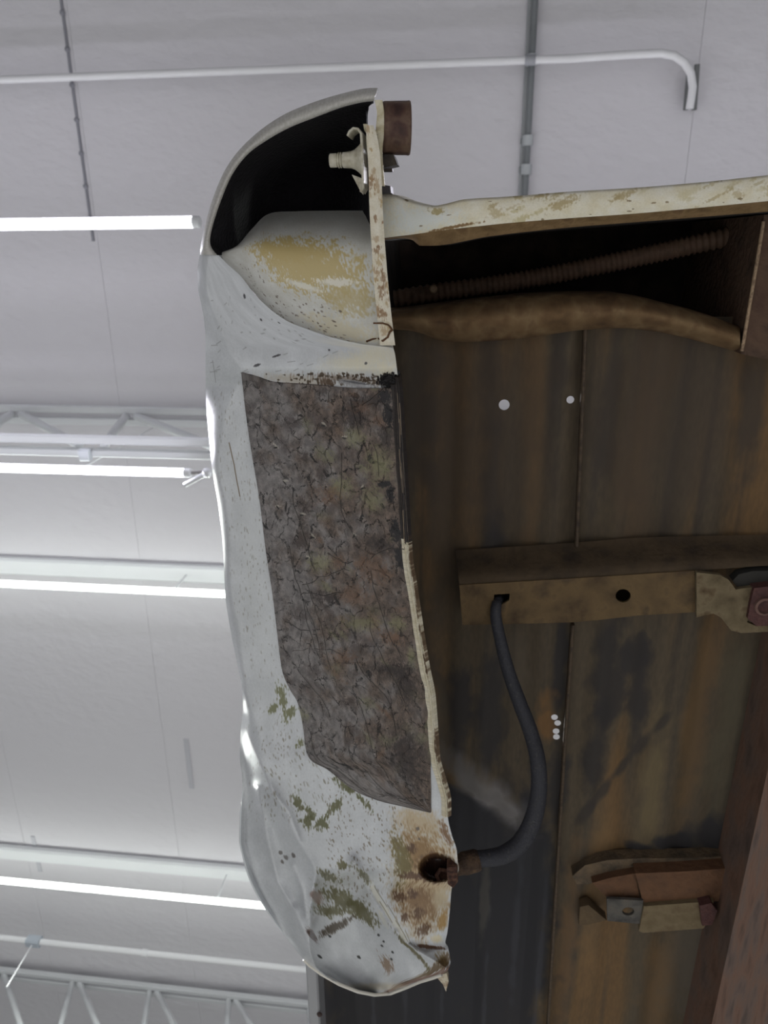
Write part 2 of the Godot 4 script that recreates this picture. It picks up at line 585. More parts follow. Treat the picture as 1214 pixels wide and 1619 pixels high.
# ------------------------------------------------------------------ lamps
func tube_lamp(label: String, x0: float, x1: float, y: float, z: float, r: float, batten: bool, energy: float, tint: Color) -> Node3D:
	var mid := Vector3((x0 + x1) / 2, y, z)
	var t := thing("light_tube", mid, label, "light", "tube lights below the ceiling")
	var glow := mat(Color.WHITE, 0.4)
	glow.emission_enabled = true
	glow.emission = tint
	glow.emission_energy_multiplier = 10.0
	var half := (x1 - x0) / 2
	var white := mat(rgb(232, 234, 236), 0.4)
	part("tube", rod([Vector3(-half + 0.03, 0, 0), Vector3(half - 0.03, 0, 0)], r, 16), glow, t)
	for s in [-1, 1]:
		part("end_cap", lathe(Vector3(s * (half - 0.03), 0, 0), Vector3(s * half, 0, 0), [Vector2(0, 0), Vector2(0, r * 1.05), Vector2(0.026, r * 1.05), Vector2(0.03, r * 0.8), Vector2(0.03, 0)], 16), white, t)
	if batten:
		part("reflector", bar([Vector3(-half, EYE.y + TOP - y - 0.027, 0.0), Vector3(half, EYE.y + TOP - y - 0.027, 0.0)], 0.1, 0.05, 0.012), white, t)
		for s in [-0.6, 0.6]: part("hanger", rod([Vector3(s * half, r - 0.004, 0), Vector3(s * half, EYE.y + TOP - y - 0.04, 0)], 0.005, 8), white, t)
	else:
		part("housing", bar([Vector3(-half + 0.02, r + 0.008, 0), Vector3(half - 0.02, r + 0.008, 0)], r * 1.3, 0.014, 0.004), white, t)
		for s in [-0.55, 0.62]: part("hanger", rod([Vector3(s * half, r + 0.012, 0), Vector3(s * half, EYE.y + TOP - y, 0)], 0.003, 8), white, t)
	var l := AreaLight3D.new()
	l.name = "tube_light"
	l.area_size = Vector2(x1 - x0 - 0.06, r * 2)
	l.light_energy = energy
	l.area_normalize_energy = true
	l.light_color = tint
	l.area_range = 20.0
	l.area_attenuation = 2.0
	l.shadow_enabled = true
	t.add_child(l)
	l.basis = Basis.looking_at(Vector3.DOWN, Vector3(0, 0, 1))
	l.position = Vector3(0, -r - 0.004, 0)
	return t

func build_lamps() -> void:
	var cool := Color(0.955, 0.95, 1.0)
	var warm := Color(0.965, 0.99, 0.965)
	var E := 9.0
	var p := at(160, 353, 3.0)
	var e1 := at(317, 351, 3.0).x
	tube_lamp("white light tube left of the lamp hood, highest in view", e1 - 2.5, e1, p.y, p.z, 0.022, false, E, cool)
	tube_lamp("white light tube hidden behind the car's rear crossbar", e1 + 0.9, e1 + 3.4, p.y, p.z, 0.022, false, E, cool)
	p = at(160, 744, 2.72)
	var e2 := at(303, 746, 2.72).x
	var lt := tube_lamp("white light tube hung under the bar joist, ending near the fender", e2 - 2.5, e2, p.y, p.z, 0.0175, false, E, cool)
	var o := lt.position
	var clip := mat(rgb(224, 226, 230), 0.3)
	part("end_arm", rod([at(292, 767, 2.7) - o, at(326, 748, 2.7) - o], 0.011, 10), clip, lt)
	part("arm_knob", lathe(at(322, 750, 2.7) - o, at(338, 743, 2.7) - o, [Vector2(0, 0), Vector2(0.002, 0.015), Vector2(0.012, 0.021), Vector2(0.025, 0.019), Vector2(0.034, 0.008), Vector2(0.035, 0)], 16), clip, lt)
	part("arm_socket", rod([Vector3(e2 - o.x - 0.004, 0, 0), at(328, 746, 2.71) - o], 0.008, 10), mat(rgb(150, 146, 146), 0.5), lt)
	tube_lamp("white light tube in the joist's row on the far side of the car", e2 + 1.6, e2 + 4.1, p.y, p.z, 0.0175, false, E, cool)
	p = at(180, 931, 3.25)
	var e3 := at(380, 935, 3.25).x
	tube_lamp("light tube on a white reflector level with the fender's middle", e3 - 2.6, e3 + 0.2, p.y, p.z, 0.018, true, E, warm)
	tube_lamp("light tube on a white reflector above the floor pan", e3 + 1.0, e3 + 3.6, p.y, p.z, 0.018, true, E, warm)
	p = at(200, 1411, 3.25)
	var e4 := at(470, 1434, 3.25).x
	tube_lamp("light tube on a white reflector beside the crumpled fender end", e4 - 2.9, e4 + 0.1, p.y, p.z, 0.018, true, E, warm)
	tube_lamp("light tube on a white reflector beyond the side rail", e4 + 1.0, e4 + 3.6, p.y, p.z, 0.018, true, E, warm)

# ------------------------------------------------------------------ bar joists
func joist(label: String, x_top: float, z: float, period: float) -> Node3D:
	var x_from := -6.95 - x_top
	var x_to := 6.95 - x_top
	var t := thing("bar_joist", Vector3(x_top, EYE.y + 2.86, z), label, "truss", "bar joists under the roof")
	var m := mat(rgb(222, 224, 226), 0.5)
	var hi := 0.575
	for s in [-1, 1]:
		part("top_chord", bar([Vector3(x_from, hi, s * 0.03), Vector3(x_to, hi, s * 0.03)], 0.036, 0.034, 0.005), m, t)
		part("bottom_chord", bar([Vector3(x_from, 0, s * 0.028), Vector3(x_to, 0, s * 0.028)], 0.034, 0.034, 0.005), m, t)
	var k0 := int(floor(x_from / period))
	for k in range(k0 + 2, int(x_to / period)):
		# an upright and a diagonal leave every upper node
		part("web_bar", rod([Vector3((k - 0.045) * period, hi - 0.01, 0), Vector3((k + 0.22) * period, 0.01, 0)], 0.019, 12), m, t)
		part("web_bar", rod([Vector3((k + 0.045) * period, hi - 0.01, 0), Vector3((k + 1.04) * period, 0.01, 0)], 0.019, 12), m, t)
	return t

func build_trusses() -> void:
	var p := at(100, 656, 3.43)
	var tj := joist("white open web bar joist left of the fender's upper half", at(205, 657, 3.41).x, p.z, at(208, 657, 3.41).x - at(26, 657, 3.41).x)
	var clip := mat(rgb(210, 214, 220), 0.35)
	part("chord_clip", bar([Vector3(at(122, 723, 2.8).x - tj.position.x, -0.03, -0.03), Vector3(at(137, 723, 2.8).x - tj.position.x, -0.03, -0.03)], 0.05, 0.035, 0.006), clip, tj)
	p = at(240, 1566, 3.43)
	joist("white open web bar joist below the crumpled end of the fender", at(240, 1568, 3.41).x, p.z, at(365, 1577, 3.41).x - at(240, 1568, 3.41).x)

# ------------------------------------------------------------------ pipes
func build_pipes() -> void:
	var white := mat(rgb(250, 250, 252), 0.25)
	var h := 3.38
	var p0 := at(540, 106, h)
	var t := thing("white_pipe", p0, "thin white pipe across the upper ceiling, bent down at its right end", "pipe")
	var path := [Vector3(-4.5, 0, 0)]
	path.append(at(900, 90, h) - p0)
	path[1].z = 0.0
	for q in [Vector2(1000, 86), Vector2(1045, 84), Vector2(1066, 88), Vector2(1082, 99), Vector2(1092, 116), Vector2(1095, 138), Vector2(1092, 160), Vector2(1090, 172)]: path.append(at(q.x, q.y, h) - p0)
	part("tube", rod(path, 0.0155, 14), white, t)
	for q in [Vector2(838, 92)]:
		var c := at(q.x, q.y, h) - p0
		part("clip", rod([Vector3(c.x - 0.02, 0, 0), Vector3(c.x + 0.02, 0, 0)], 0.02, 14), mat(rgb(170, 172, 178), 0.5), t)
	var grey := mat(rgb(120, 122, 122), 0.6)
	for q in [[Vector2(1102, 102), Vector2(1097, 174)], [Vector2(1089, 118), Vector2(1084, 174)]]:
		part("mounting_strip", bar([at(q[0].x, q[0].y, 3.46) - p0, at(q[1].x, q[1].y, 3.46) - p0], 0.018, 0.02, 0.003), grey, t)
	# grey conduit running across the sheets
	var c0 := at(838, 150, 3.465)
	var g := thing("grey_conduit", c0, "straight grey conduit crossing the ceiling above the car's crossbar", "conduit")
	part("tube", rod([Vector3(0, 0, 2.6), Vector3(0, 0, at(838, 400, 3.465).z - c0.z)], 0.013, 12), mat(rgb(128, 132, 134), 0.45), g)
	part("cover_strip", bar([Vector3(-0.012, 0.024, 2.6), Vector3(-0.012, 0.024, at(838, 400, 3.465).z - c0.z)], 0.03, 0.02, 0.003), mat(rgb(165, 168, 170), 0.5), g)
	for q in [95, 222, 268]:
		var w := at(838, q, 3.465) - c0
		part("clip", rod([Vector3(0, 0, w.z - 0.02), Vector3(0, 0, w.z + 0.02)], 0.022, 12), mat(rgb(190, 194, 196), 0.4), g)
		part("clip_foot", bar([Vector3(-0.03, 0.016, w.z), Vector3(0.02, 0.016, w.z)], 0.022, 0.01, 0.002), mat(rgb(150, 154, 156), 0.4), g)
	# lower white pipe with a junction and a hanging wire
	var q0 := at(250, 1509, 3.3)
	var l := thing("lower_white_pipe", q0, "white pipe running between the lowest light tube and the lower joist", "pipe")
	part("tube", rod([Vector3(-4.5, 0, 0), Vector3(6, 0, 0)], 0.019, 14), white, l)
	var j := at(55, 1492, 3.3).x - q0.x
	part("junction", bar([Vector3(j - 0.045, 0, 0), Vector3(j + 0.045, 0, 0)], 0.06, 0.06, 0.01), mat(rgb(190, 198, 208), 0.4), l)
	part("coupling", rod([Vector3(at(225, 1507, 3.3).x - q0.x, 0, 0), Vector3(at(233, 1508, 3.3).x - q0.x, 0, 0)], 0.024, 14), white, l)
	part("hanging_wire", rod([Vector3(j, -0.02, 0), Vector3(j - 0.01, -0.3, -0.03)], 0.004, 8), white, l)

# ------------------------------------------------------------------ the car
func build_car() -> void:
	cb = at(900, 900, 1.04)
	car = thing("car_body", cb, "old white car body raised overhead, its rusty underside and battered rear fender showing", "car")
	build_fender()
	build_lamp_mount()
	build_rear()
	build_floor()
	build_brackets()
	build_hose()

func paint_fender() -> StandardMaterial3D:
	var w := 512
	var h := 1280
	var coarse := nz(3, 0.012, w, h)
	var fine := nz(4, 0.15, w, h, 1, 1, 3)
	var rag := crumbs(7, w, h)
	var im := base_image(w, h, rgb(186, 188, 190), rgb(206, 208, 210), coarse, fine, 0.06)
	var cream := rgb(214, 204, 172)
	var moss := rgb(92, 92, 52)
	var rust := rgb(112, 82, 50)
	var dirt := rgb(74, 62, 50)
	var tar := rgb(22, 19, 20)
	var B := func(px, py, rx, ry, ang, col, amt, ragged, sharp):
		var k := w / maxf(cur(right_edge, py) - cur(left_edge, py), 40.0)
		blob(im, rag, fx(px, py, w), fy(py, h), rx * k, ry * 1.095, ang, col, amt, ragged, sharp)
	# cream cast towards the inner corner, dusty film along the roll
	for q in [[600, 560, 60, 30], [560, 575, 70, 22], [610, 590, 26, 24]]: B.call(q[0], q[1], q[2], q[3], 0.0, cream, 0.6, 0.5, 1.2)
	B.call(400, 900, 40, 260, 0.05, rgb(196, 198, 196), 0.5, 0.8, 1.0)
	# rust and tar along the fold over the undercoating
	B.call(470, 600, 70, 11, 0.06, rgb(186, 176, 160), 0.7, 0.8, 1.6)
	B.call(545, 600, 70, 9, 0.05, rgb(120, 100, 84), 0.6, 2.0, 2.0)
	for q in 120:
		var x := 410.0 + 202.0 * sqrt(rng.randf())
		B.call(x, 598 + rng.randf_range(-8, 9), rng.randf_range(1, 4.5), rng.randf_range(1, 3.5), 0.0, dirt, 0.85, 1.2, 3.0)
	B.call(520, 604, 18, 6, 0.0, rgb(96, 80, 68), 0.8, 1.6, 3.0)
	B.call(560, 606, 34, 6, 0.1, rgb(150, 150, 152), 0.85, 0.7, 3.0)
	B.call(565, 605, 26, 1.8, 0.1, rgb(88, 88, 92), 0.8, 0.8, 3.0)
	B.call(612, 602, 16, 13, 0.0, tar, 0.98, 1.3, 4.0)
	for q in [640, 690, 740, 800, 850]: B.call(cur(right_edge, q) - 6, q, 8, 40, 0.0, tar, 0.95, 0.8, 3.0)
	# long scratches and stone chips
	for q in 70:
		var y := rng.randf_range(470, 590)
		var x2 := rng.randf_range(330, 540)
		if x2 > cur(right_edge, y) - 8: continue
		var p := Vector2(fx(x2, y, w), fy(y, h))
		stroke(im, [p, p + Vector2(rng.randf_range(3, 14) * w / 300.0, -rng.randf_range(1, 6))], 0.6, rgb(120, 118, 116), 0.55)
	for q in [[386, 468, 4, 2.5], [412, 505, 3, 1.5], [406, 577, 6, 2.5], [437, 562, 8, 2], [520, 553, 2, 2], [578, 574, 3, 2.5], [440, 510, 2, 1.2]]: B.call(q[0], q[1], q[2], q[3], -0.2, rgb(60, 58, 60), 0.9, 0.6, 4.0)
	for q in 420:
		var y := rng.randf_range(600, 1300)
		var a := cur(left_edge, y)
		var x3 := a + rng.randf_range(8, 80)
		B.call(x3, y, rng.randf_range(0.5, 1.2), rng.randf_range(1.0, 5.0), 0.15, rgb(136, 130, 120), rng.randf_range(0.2, 0.6), 0.5, 3.0)
	stroke(im, [Vector2(fx(362, 700, w), fy(700, h)), Vector2(fx(370, 735, w), fy(735, h)), Vector2(fx(379, 785, w), fy(785, h))], 1.4, rgb(120, 106, 88), 0.8)
	stroke(im, [Vector2(fx(336, 570, w), fy(570, h)), Vector2(fx(341, 605, w), fy(605, h))], 0.8, rgb(140, 140, 138), 0.7)
	# moss beside the undercoating and in the dents
	for q in [[446, 1100, 9, 22], [456, 1128, 12, 12], [474, 1175, 7, 8], [432, 1120, 8, 10]]: B.call(q[0], q[1], q[2], q[3], -0.3, moss, 0.75, 2.2, 2.2)
	for q in [[470, 1268, 9, 18, -0.5], [492, 1288, 14, 10, 0.6], [507, 1302, 12, 12, 0.0], [530, 1275, 16, 10, -0.7], [548, 1245, 22, 7, 0.5], [570, 1262, 20, 6, 0.6], [486, 1300, 10, 16, -0.6]]: B.call(q[0], q[1], q[2], q[3], q[4], moss.darkened(0.12), 0.85, 2.0, 2.6)
	for q in [[540, 1368, 10, 8, 0.0], [575, 1385, 22, 7, 0.7], [520, 1385, 18, 10, 0.4], [550, 1428, 40, 22, 0.35], [575, 1445, 22, 18, 0.5], [520, 1440, 26, 12, 0.0]]: B.call(q[0], q[1], q[2], q[3], q[4], rgb(96, 92, 62), 0.9, 1.5, 2.4)
	B.call(530, 1465, 40, 8, -0.25, rgb(66, 56, 44), 0.85, 1.2, 2.0)
	B.call(500, 1418, 12, 14, 0.0, rgb(120, 92, 80), 0.7, 0.9, 2.0)
	B.call(493, 1478, 6, 16, 0.0, rgb(70, 48, 40), 0.9, 0.8, 2.0)
	# brown rust over the inner lobe
	B.call(672, 1390, 62, 112, 0.0, rgb(180, 158, 122), 0.92, 0.6, 2.2)
	B.call(660, 1300, 50, 32, 0.1, rgb(184, 164, 132), 0.85, 0.7, 1.6)
	B.call(664, 1350, 44, 48, 0.0, rgb(132, 100, 62), 0.85, 1.3, 1.5)
	B.call(662, 1430, 44, 46, 0.2, rgb(120, 90, 58), 0.85, 1.3, 1.5)
	B.call(636, 1360, 16, 46, 0.0, rgb(108, 98, 58), 0.85, 1.4, 2.4)
	B.call(650, 1385, 24, 8, 0.0, rgb(84, 56, 36), 0.85, 1.4, 2.4)
	for q in [[632, 1418, 10], [650, 1412, 9], [660, 1442, 12], [640, 1450, 8], [668, 1470, 12], [650, 1340, 9]]: B.call(q[0], q[1], q[2], q[2], 0.0, rgb(78, 52, 34), 0.75, 1.8, 2.0)
	B.call(696, 1420, 16, 22, 0.0, rgb(184, 168, 138), 0.9, 0.5, 1.6)
	B.call(700, 1455, 9, 22, 0.1, rgb(150, 114, 58), 0.85, 0.7, 1.8)
	B.call(690, 1484, 12, 8, 0.0, rgb(206, 194, 162), 0.85, 0.6, 1.8)
	B.call(690, 1372, 36, 28, 0.0, rgb(84, 60, 44), 0.95, 0.6, 2.4)
	B.call(692, 1372, 27, 20, 0.0, rgb(34, 22, 20), 0.97, 0.3, 3.0)
	B.call(704, 1318, 8, 24, -0.2, rgb(110, 76, 46), 0.85, 1.2, 2.0)
	B.call(680, 1497, 28, 4, 0.05, rgb(80, 52, 34), 0.9, 0.8, 2.4)
	B.call(700, 1520, 12, 20, 0.0, rgb(120, 98, 60), 0.85, 1.0, 2.0)
	# bright scraped metal on the diagonal fold
	for q in [[594, 1415, 5, 34, -0.55], [610, 1440, 4, 30, -0.55], [604, 1450, 4, 22, -0.5], [632, 1470, 5, 30, -0.75]]: B.call(q[0], q[1], q[2], q[3], q[4], rgb(206, 204, 192), 0.9, 0.9, 2.0)
	for q in [[592, 1400], [600, 1425], [612, 1430], [625, 1455], [640, 1470]]: stroke(im, [Vector2(fx(q[0], q[1], w), fy(q[1], h)), Vector2(fx(q[0] + 20, q[1] + 34, w), fy(q[1] + 34, h))], 1.0, rgb(128, 122, 104), 0.7)
	# the lower bowl: grime at its rim
	B.call(640, 1555, 40, 16, -0.3, rgb(112, 82, 66), 0.85, 1.3, 2.2)
	B.call(612, 1525, 10, 18, 0.0, rgb(124, 96, 70), 0.7, 1.8, 2.0)
	B.call(688, 1532, 30, 12, -0.45, rgb(96, 76, 50), 0.85, 1.3, 2.0)
	B.call(655, 1505, 34, 5, 0.65, rgb(92, 84, 52), 0.85, 1.4, 2.2)
	B.call(600, 1560, 60, 8, 0.0, rgb(196, 184, 160), 0.6, 0.8, 1.6)
	for q in [[567, 1513, 3], [505, 1512, 3], [521, 1480, 2.6], [603, 1495, 2.4], [606, 1488, 2], [620, 1505, 2.4], [598, 1478, 2.4], [618, 1516, 2]]: B.call(q[0], q[1], q[2], q[2] * 1.1, 0.0, rgb(58, 58, 56), 0.9, 0.6, 4.0)
	# streaky specks over the pale shoulder
	for q in 330:
		var y := rng.randf_range(1250, 1420)
		var x4 := rng.randf_range(520, 640) - (1420 - y) * 0.05
		B.call(x4, y, rng.randf_range(0.5, 1.5), rng.randf_range(1.0, 4.0), -0.35, rgb(110, 98, 80), rng.randf_range(0.35, 0.75), 0.8, 3.0)
	for q in 160:
		var y := rng.randf_range(1150, 1290)
		B.call(rng.randf_range(410, 540), y, rng.randf_range(0.6, 1.8), rng.randf_range(1.5, 6.0), -0.5, rgb(126, 120, 104), rng.randf_range(0.3, 0.7), 1.0, 3.0)
	for q in [[452, 1355, 4], [443, 1348, 3], [446, 1362, 3], [463, 1352, 4], [660, 1310, 3], [662, 1326, 2]]: B.call(q[0], q[1], q[2], q[2] * 1.2, 0.0, rgb(92, 86, 82), 0.8, 0.9, 3.0)
	return textured(im, 0.22, 0.5)

func build_fender() -> void:
	var m := paint_fender()
	var white := mat(rgb(200, 203, 206), 0.25)
	# outer skin: the rolled lower face
	var ys := []
	var y := 403.0
	while y < 1572.5:
		ys.append(y)
		y += 1.0 if (y > 500 and y < 553) or y > 1525 else 2.5
	ys.append(1573.0)
	var cols := 121
	var pts := PackedVector3Array()
	var uvs := PackedVector2Array()
	var rim_left := []
	for r in ys:
		var a := cur(left_edge, r)
		var b := cur(right_edge, r)
		for c in cols:
			var s := c / float(cols - 1)
			var q := s * s * 0.25 + s * 0.75
			var px := lerpf(a, b, q)
			pts.append(cp(px, r, fender_rise(px, r)))
			uvs.append(Vector2(q, (r - 403.0) / 1169.0))
		rim_left.append(pts[pts.size() - cols])
	var fender := part("rear_fender", skin(pts, uvs, cols, 0.0014, Vector3.DOWN), m, car, "white rear fender, rolled, chipped and crumpled at its lower end")
	# side of the fender rising out of sight
	var sp := PackedVector3Array()
	var su := PackedVector2Array()
	for i in range(0, rim_left.size(), 3):
		var p: Vector3 = rim_left[i]
		if ys[i] > 1500: break
		for k in 8:
			sp.append(p + Vector3(0.012 * sin(k / 7.0 * PI * 0.5), 0.04 * k, 0))
			su.append(Vector2(k / 7.0, i / 500.0))
	part("side_skin", skin(sp, su, 8, 0.0014, Vector3.LEFT), white, fender)
	# rolled bottom edge
	var edge := []
	for q in [Vector2(480, 1517), Vector2(489, 1526), Vector2(508, 1540), Vector2(536, 1556), Vector2(566, 1568), Vector2(592, 1573), Vector2(617, 1571), Vector2(638, 1563), Vector2(664, 1552), Vector2(684, 1546), Vector2(698, 1541)]:
		edge.append(cp(q.x, q.y, fender_rise(q.x, q.y) - 0.0005))
	part("rolled_edge", rod(edge, 0.0026, 8), textured(base_image(64, 64, rgb(210, 204, 190), rgb(226, 222, 214), nz(31, 0.06, 64, 64), nz(32, 0.2, 64, 64), 0.1), 0.3), fender)
	var torn := slab([Vector2(690, 1545), Vector2(706, 1538), Vector2(709, 1552), Vector2(705, 1568), Vector2(700, 1556)], 0.800, 0.812)
	part("torn_tip", torn, grimy(40, [rgb(150, 130, 104), rgb(205, 196, 176), rgb(120, 96, 72)], Vector3.ONE * 14.0), fender)
	build_undercoating(fender)
	build_hood(fender, white)
	build_recess(fender)
	build_flange(fender)
	# rusty fitting in its pocket
	var rusty := grimy(60, [rgb(40, 26, 22), rgb(76, 50, 40), rgb(104, 78, 62)], Vector3.ONE * 30.0)
	var n0 := cp(700, 1385, 0.822)
	var k := unit(n0)
	part("nut", lathe(n0, cp(700, 1385, 0.79), [Vector2(0, 0), Vector2(0, 13 * k), Vector2(12 * k, 13 * k), Vector2(14 * k, 11 * k), Vector2(14 * k, 7 * k), Vector2(3 * k, 6 * k), Vector2(3 * k, 0)], 6), rusty, fender, "rusty hexagon nut in the fender's pocket")
	part("rusted_lug", slab([Vector2(706, 1372), Vector2(722, 1370), Vector2(724, 1394), Vector2(716, 1404), Vector2(708, 1398)], 0.797, 0.812), rusty, fender)

var under_left := [Vector2(588, 381), Vector2(605, 383), Vector2(650, 388), Vector2(700, 395), Vector2(790, 410), Vector2(870, 420), Vector2(950, 432), Vector2(1000, 438), Vector2(1060, 446), Vector2(1090, 458), Vector2(1110, 470), Vector2(1150, 479), Vector2(1188, 484), Vector2(1203, 492), Vector2(1216, 516), Vector2(1250, 560), Vector2(1266, 598), Vector2(1276, 640), Vector2(1285, 679)]
var under_right := [Vector2(588, 616), Vector2(640, 621), Vector2(700, 626), Vector2(800, 632), Vector2(870, 638), Vector2(910, 645), Vector2(960, 653), Vector2(1060, 669), Vector2(1110, 677), Vector2(1200, 681), Vector2(1285, 681)]
var under_top := [Vector2(0, 590), Vector2(0.1, 596), Vector2(0.22, 605), Vector2(0.5, 609), Vector2(0.8, 614), Vector2(1, 614)]

func build_undercoating(fender: Node) -> void:
	var w := 640
	var h := 1400
	var blotch := nz(101, 0.008, w, h)
	var mid := nz(102, 0.03, w, h)
	var fine := nz(103, 0.22, w, h, 1, 1, 3)
	var rag0 := nz(105, 0.02, w, h, 1, 1, 3)
	var im := Image.create(w, h, false, Image.FORMAT_RGB8)
	var bump := Image.create(w, h, false, Image.FORMAT_L8)
	var c1 := FastNoiseLite.new()
	c1.seed = 9
	c1.noise_type = FastNoiseLite.TYPE_CELLULAR
	c1.cellular_return_type = FastNoiseLite.RETURN_DISTANCE2_SUB
	c1.cellular_distance_function = FastNoiseLite.DISTANCE_EUCLIDEAN
	c1.fractal_type = FastNoiseLite.FRACTAL_NONE
	c1.frequency = 0.042
	c1.domain_warp_enabled = true
	c1.domain_warp_amplitude = 17.0
	c1.domain_warp_frequency = 0.06
	c1.domain_warp_fractal_octaves = 3
	var c2: FastNoiseLite = c1.duplicate()
	c2.seed = 19
	c2.frequency = 0.1
	var grey := rgb(108, 103, 101)
	var brown := rgb(92, 79, 70)
	for j in h:
		var t := j / float(h)
		var py := 600.0 + t * 685.0
		var wid: float = cur(under_right, py) - cur(under_left, py)
		for i in w:
			var k := j * w + i
			var s := i / float(w)
			var x := s * wid + cur_left_cache(py)
			var bl := blotch[k] / 255.0
			var md := mid[k] / 255.0
			var fn := fine[k] / 255.0
			var c := grey.lerp(brown, smoothstep(0.3, 0.75, bl * 0.6 + s * 0.45))
			var g := 1.0 + (md - 0.5) * 0.55 + (fn - 0.5) * 0.42
			# cracks: one broad net, one finer and fainter
			var e1 := c1.get_noise_2d(x * 1.15 - py * 0.25, py * 0.72 + x * 0.2) + 1.0
			var e2 := c2.get_noise_2d(x, py * 0.8) + 1.0
			var k1 := 1.0 - smoothstep(0.012, 0.035 + 0.05 * md, e1)
			var k2 := (1.0 - smoothstep(0.0, 0.08, e2)) * smoothstep(0.4, 0.75, bl) * 0.5
			var crack := maxf(k1 * smoothstep(0.28, 0.55, rag0[k] / 255.0), k2)
			g *= 1.0 - 0.74 * crack
			g += 0.16 * (1.0 - smoothstep(0.05, 0.16, e1)) * (1.0 - crack) * smoothstep(0.4, 0.7, rag0[k] / 255.0)
			im.set_pixel(i, j, Color(c.r * g, c.g * g, c.b * g))
			bump.set_pixel(i, j, Color.from_hsv(0, 0, clampf(0.6 + 0.2 * (md - 0.5) + 0.16 * (fn - 0.5) - 0.55 * crack + 0.12 * (1.0 - smoothstep(0.05, 0.25, e1)), 0.0, 1.0)))
	var rag := crumbs(104, w, h)
	var B := func(px, py, rx, ry, ang, col, amt, ragged, sharp):
		var a := cur(under_left, py)
		var k := w / maxf(cur(under_right, py) - a, 60.0)
		blob(im, rag, (px - a) * k, (py - 600.0) / 685.0 * h, rx * k, ry * 2.04, ang, col, amt, ragged, sharp)
	var olive := rgb(128, 126, 92)
	for q in 230:
		var y := rng.randf_range(600, 1280)
		var s := rng.randf()
		var tone: Color = [rgb(58, 48, 44), rgb(110, 84, 66), rgb(112, 110, 84), rgb(132, 127, 124), rgb(74, 66, 64)][q % 5]
		if s < 0.35 and q % 5 in [1, 2]: tone = rgb(128, 124, 122)
		B.call(lerpf(cur(under_left, y), cur(under_right, y), s), y, rng.randf_range(5, 18), rng.randf_range(4, 16), rng.randf_range(-0.8, 0.8), tone, rng.randf_range(0.3, 0.65), 2.0, 1.6)
	for q in [[600, 735, 26, 40], [590, 790, 22, 22], [560, 690, 20, 20], [505, 890, 24, 18], [570, 985, 36, 14], [628, 985, 16, 16], [540, 770, 24, 20], [650, 1035, 8, 14], [470, 1130, 20, 14]]: B.call(q[0], q[1], q[2], q[3], 0.0, olive, 0.62, 1.6, 1.5)
	for q in [[560, 660, 30, 20], [590, 635, 30, 16], [610, 690, 14, 26], [600, 860, 24, 20], [520, 945, 20, 10], [640, 1080, 20, 40], [620, 1060, 40, 14], [640, 1200, 30, 60], [560, 640, 16, 14]]: B.call(q[0], q[1], q[2], q[3], 0.0, rgb(42, 34, 32), 0.75, 1.6, 1.5)
	for q in [[570, 645, 22, 12], [600, 665, 16, 10], [590, 900, 30, 30], [560, 940, 30, 20], [620, 1010, 24, 12], [540, 1040, 30, 14], [520, 780, 26, 16]]: B.call(q[0], q[1], q[2], q[3], 0.0, rgb(112, 82, 62), 0.5, 1.8, 1.4)
	for q in [[608, 625, 14, 12], [614, 655, 10, 20], [608, 765, 12, 6], [617, 780, 8, 14], [625, 840, 10, 20], [632, 880, 9, 22]]: B.call(q[0], q[1], q[2], q[3], 0.0, rgb(24, 21, 22), 0.95, 1.4, 3.0)
	for q in [[430, 760, 20, 90], [450, 900, 16, 80], [480, 1040, 24, 40], [600, 1235, 30, 20]]: B.call(q[0], q[1], q[2], q[3], 0.1, rgb(150, 146, 144), 0.35, 1.6, 1.2)
	for q in [[450, 760], [440, 800], [486, 880], [495, 847], [572, 770], [560, 845], [512, 670], [545, 690], [436, 705], [478, 812]]:
		B.call(q[0], q[1], 5, 2, rng.randf_range(-0.8, 0.8), rgb(176, 170, 156), 0.7, 1.6, 2.5)
		B.call(q[0] - 1, q[1] + 2.5, 3.4, 1.5, rng.randf_range(-0.8, 0.8), rgb(28, 25, 24), 0.9, 1.2, 2.5)
	# long wandering cracks with lifted lips
	for q in 26:
		var p := Vector2(rng.randf_range(0.02, 0.86) * w, rng.randf_range(0.0, 0.97) * h)
		var ang := rng.randf_range(0.9, 1.9) if q % 3 else rng.randf_range(-0.5, 0.6)
		var line := []
		for k in int(rng.randf_range(5, 15)):
			line.append(p)
			p += Vector2(cos(ang), sin(ang)) * rng.randf_range(12, 34) * Vector2(1.0, 1.15)
			ang += rng.randf_range(-0.6, 0.6)
			ang = lerpf(ang, 1.25 if q % 3 else 0.1, 0.4)
		var lit := []
		for v in line: lit.append(v + Vector2(2.2, 0.6))
		stroke(im, lit, 0.7, rgb(158, 152, 144), 0.4)
		stroke(im, line, rng.randf_range(0.5, 1.1), rgb(30, 26, 25), 0.6)
		stroke(bump, line, 1.6, Color.BLACK, 0.8)
		stroke(bump, lit, 1.6, Color.WHITE, 0.5)
	var m := textured(im, 0.62, 0.5)
	m.heightmap_enabled = true
	m.heightmap_texture = ImageTexture.create_from_image(bump)
	m.heightmap_scale = 0.16
	var cols := 101
	var rows := 260
	var pts := PackedVector3Array()
	var uvs := PackedVector2Array()
	for r in rows:
		var t := r / float(rows - 1)
		for c in cols:
			var s := c / float(cols - 1)
			var y0 := cur(under_top, s)
			var y := lerpf(y0, 1285.0, t)
			var px := lerpf(cur(under_left, y), cur(under_right, y), s)
			pts.append(cp(px, y, fender_rise(px, y) - 0.0022))
			uvs.append(Vector2(s, clampf((y - 600.0) / 685.0, 0.0, 1.0)))
	part("undercoating", skin(pts, uvs, cols, 0.002, Vector3.DOWN), m, fender, "cracked grey-brown undercoating with rusty and olive stains")

func cur_left_cache(py: float) -> float:
	return py * 0.12

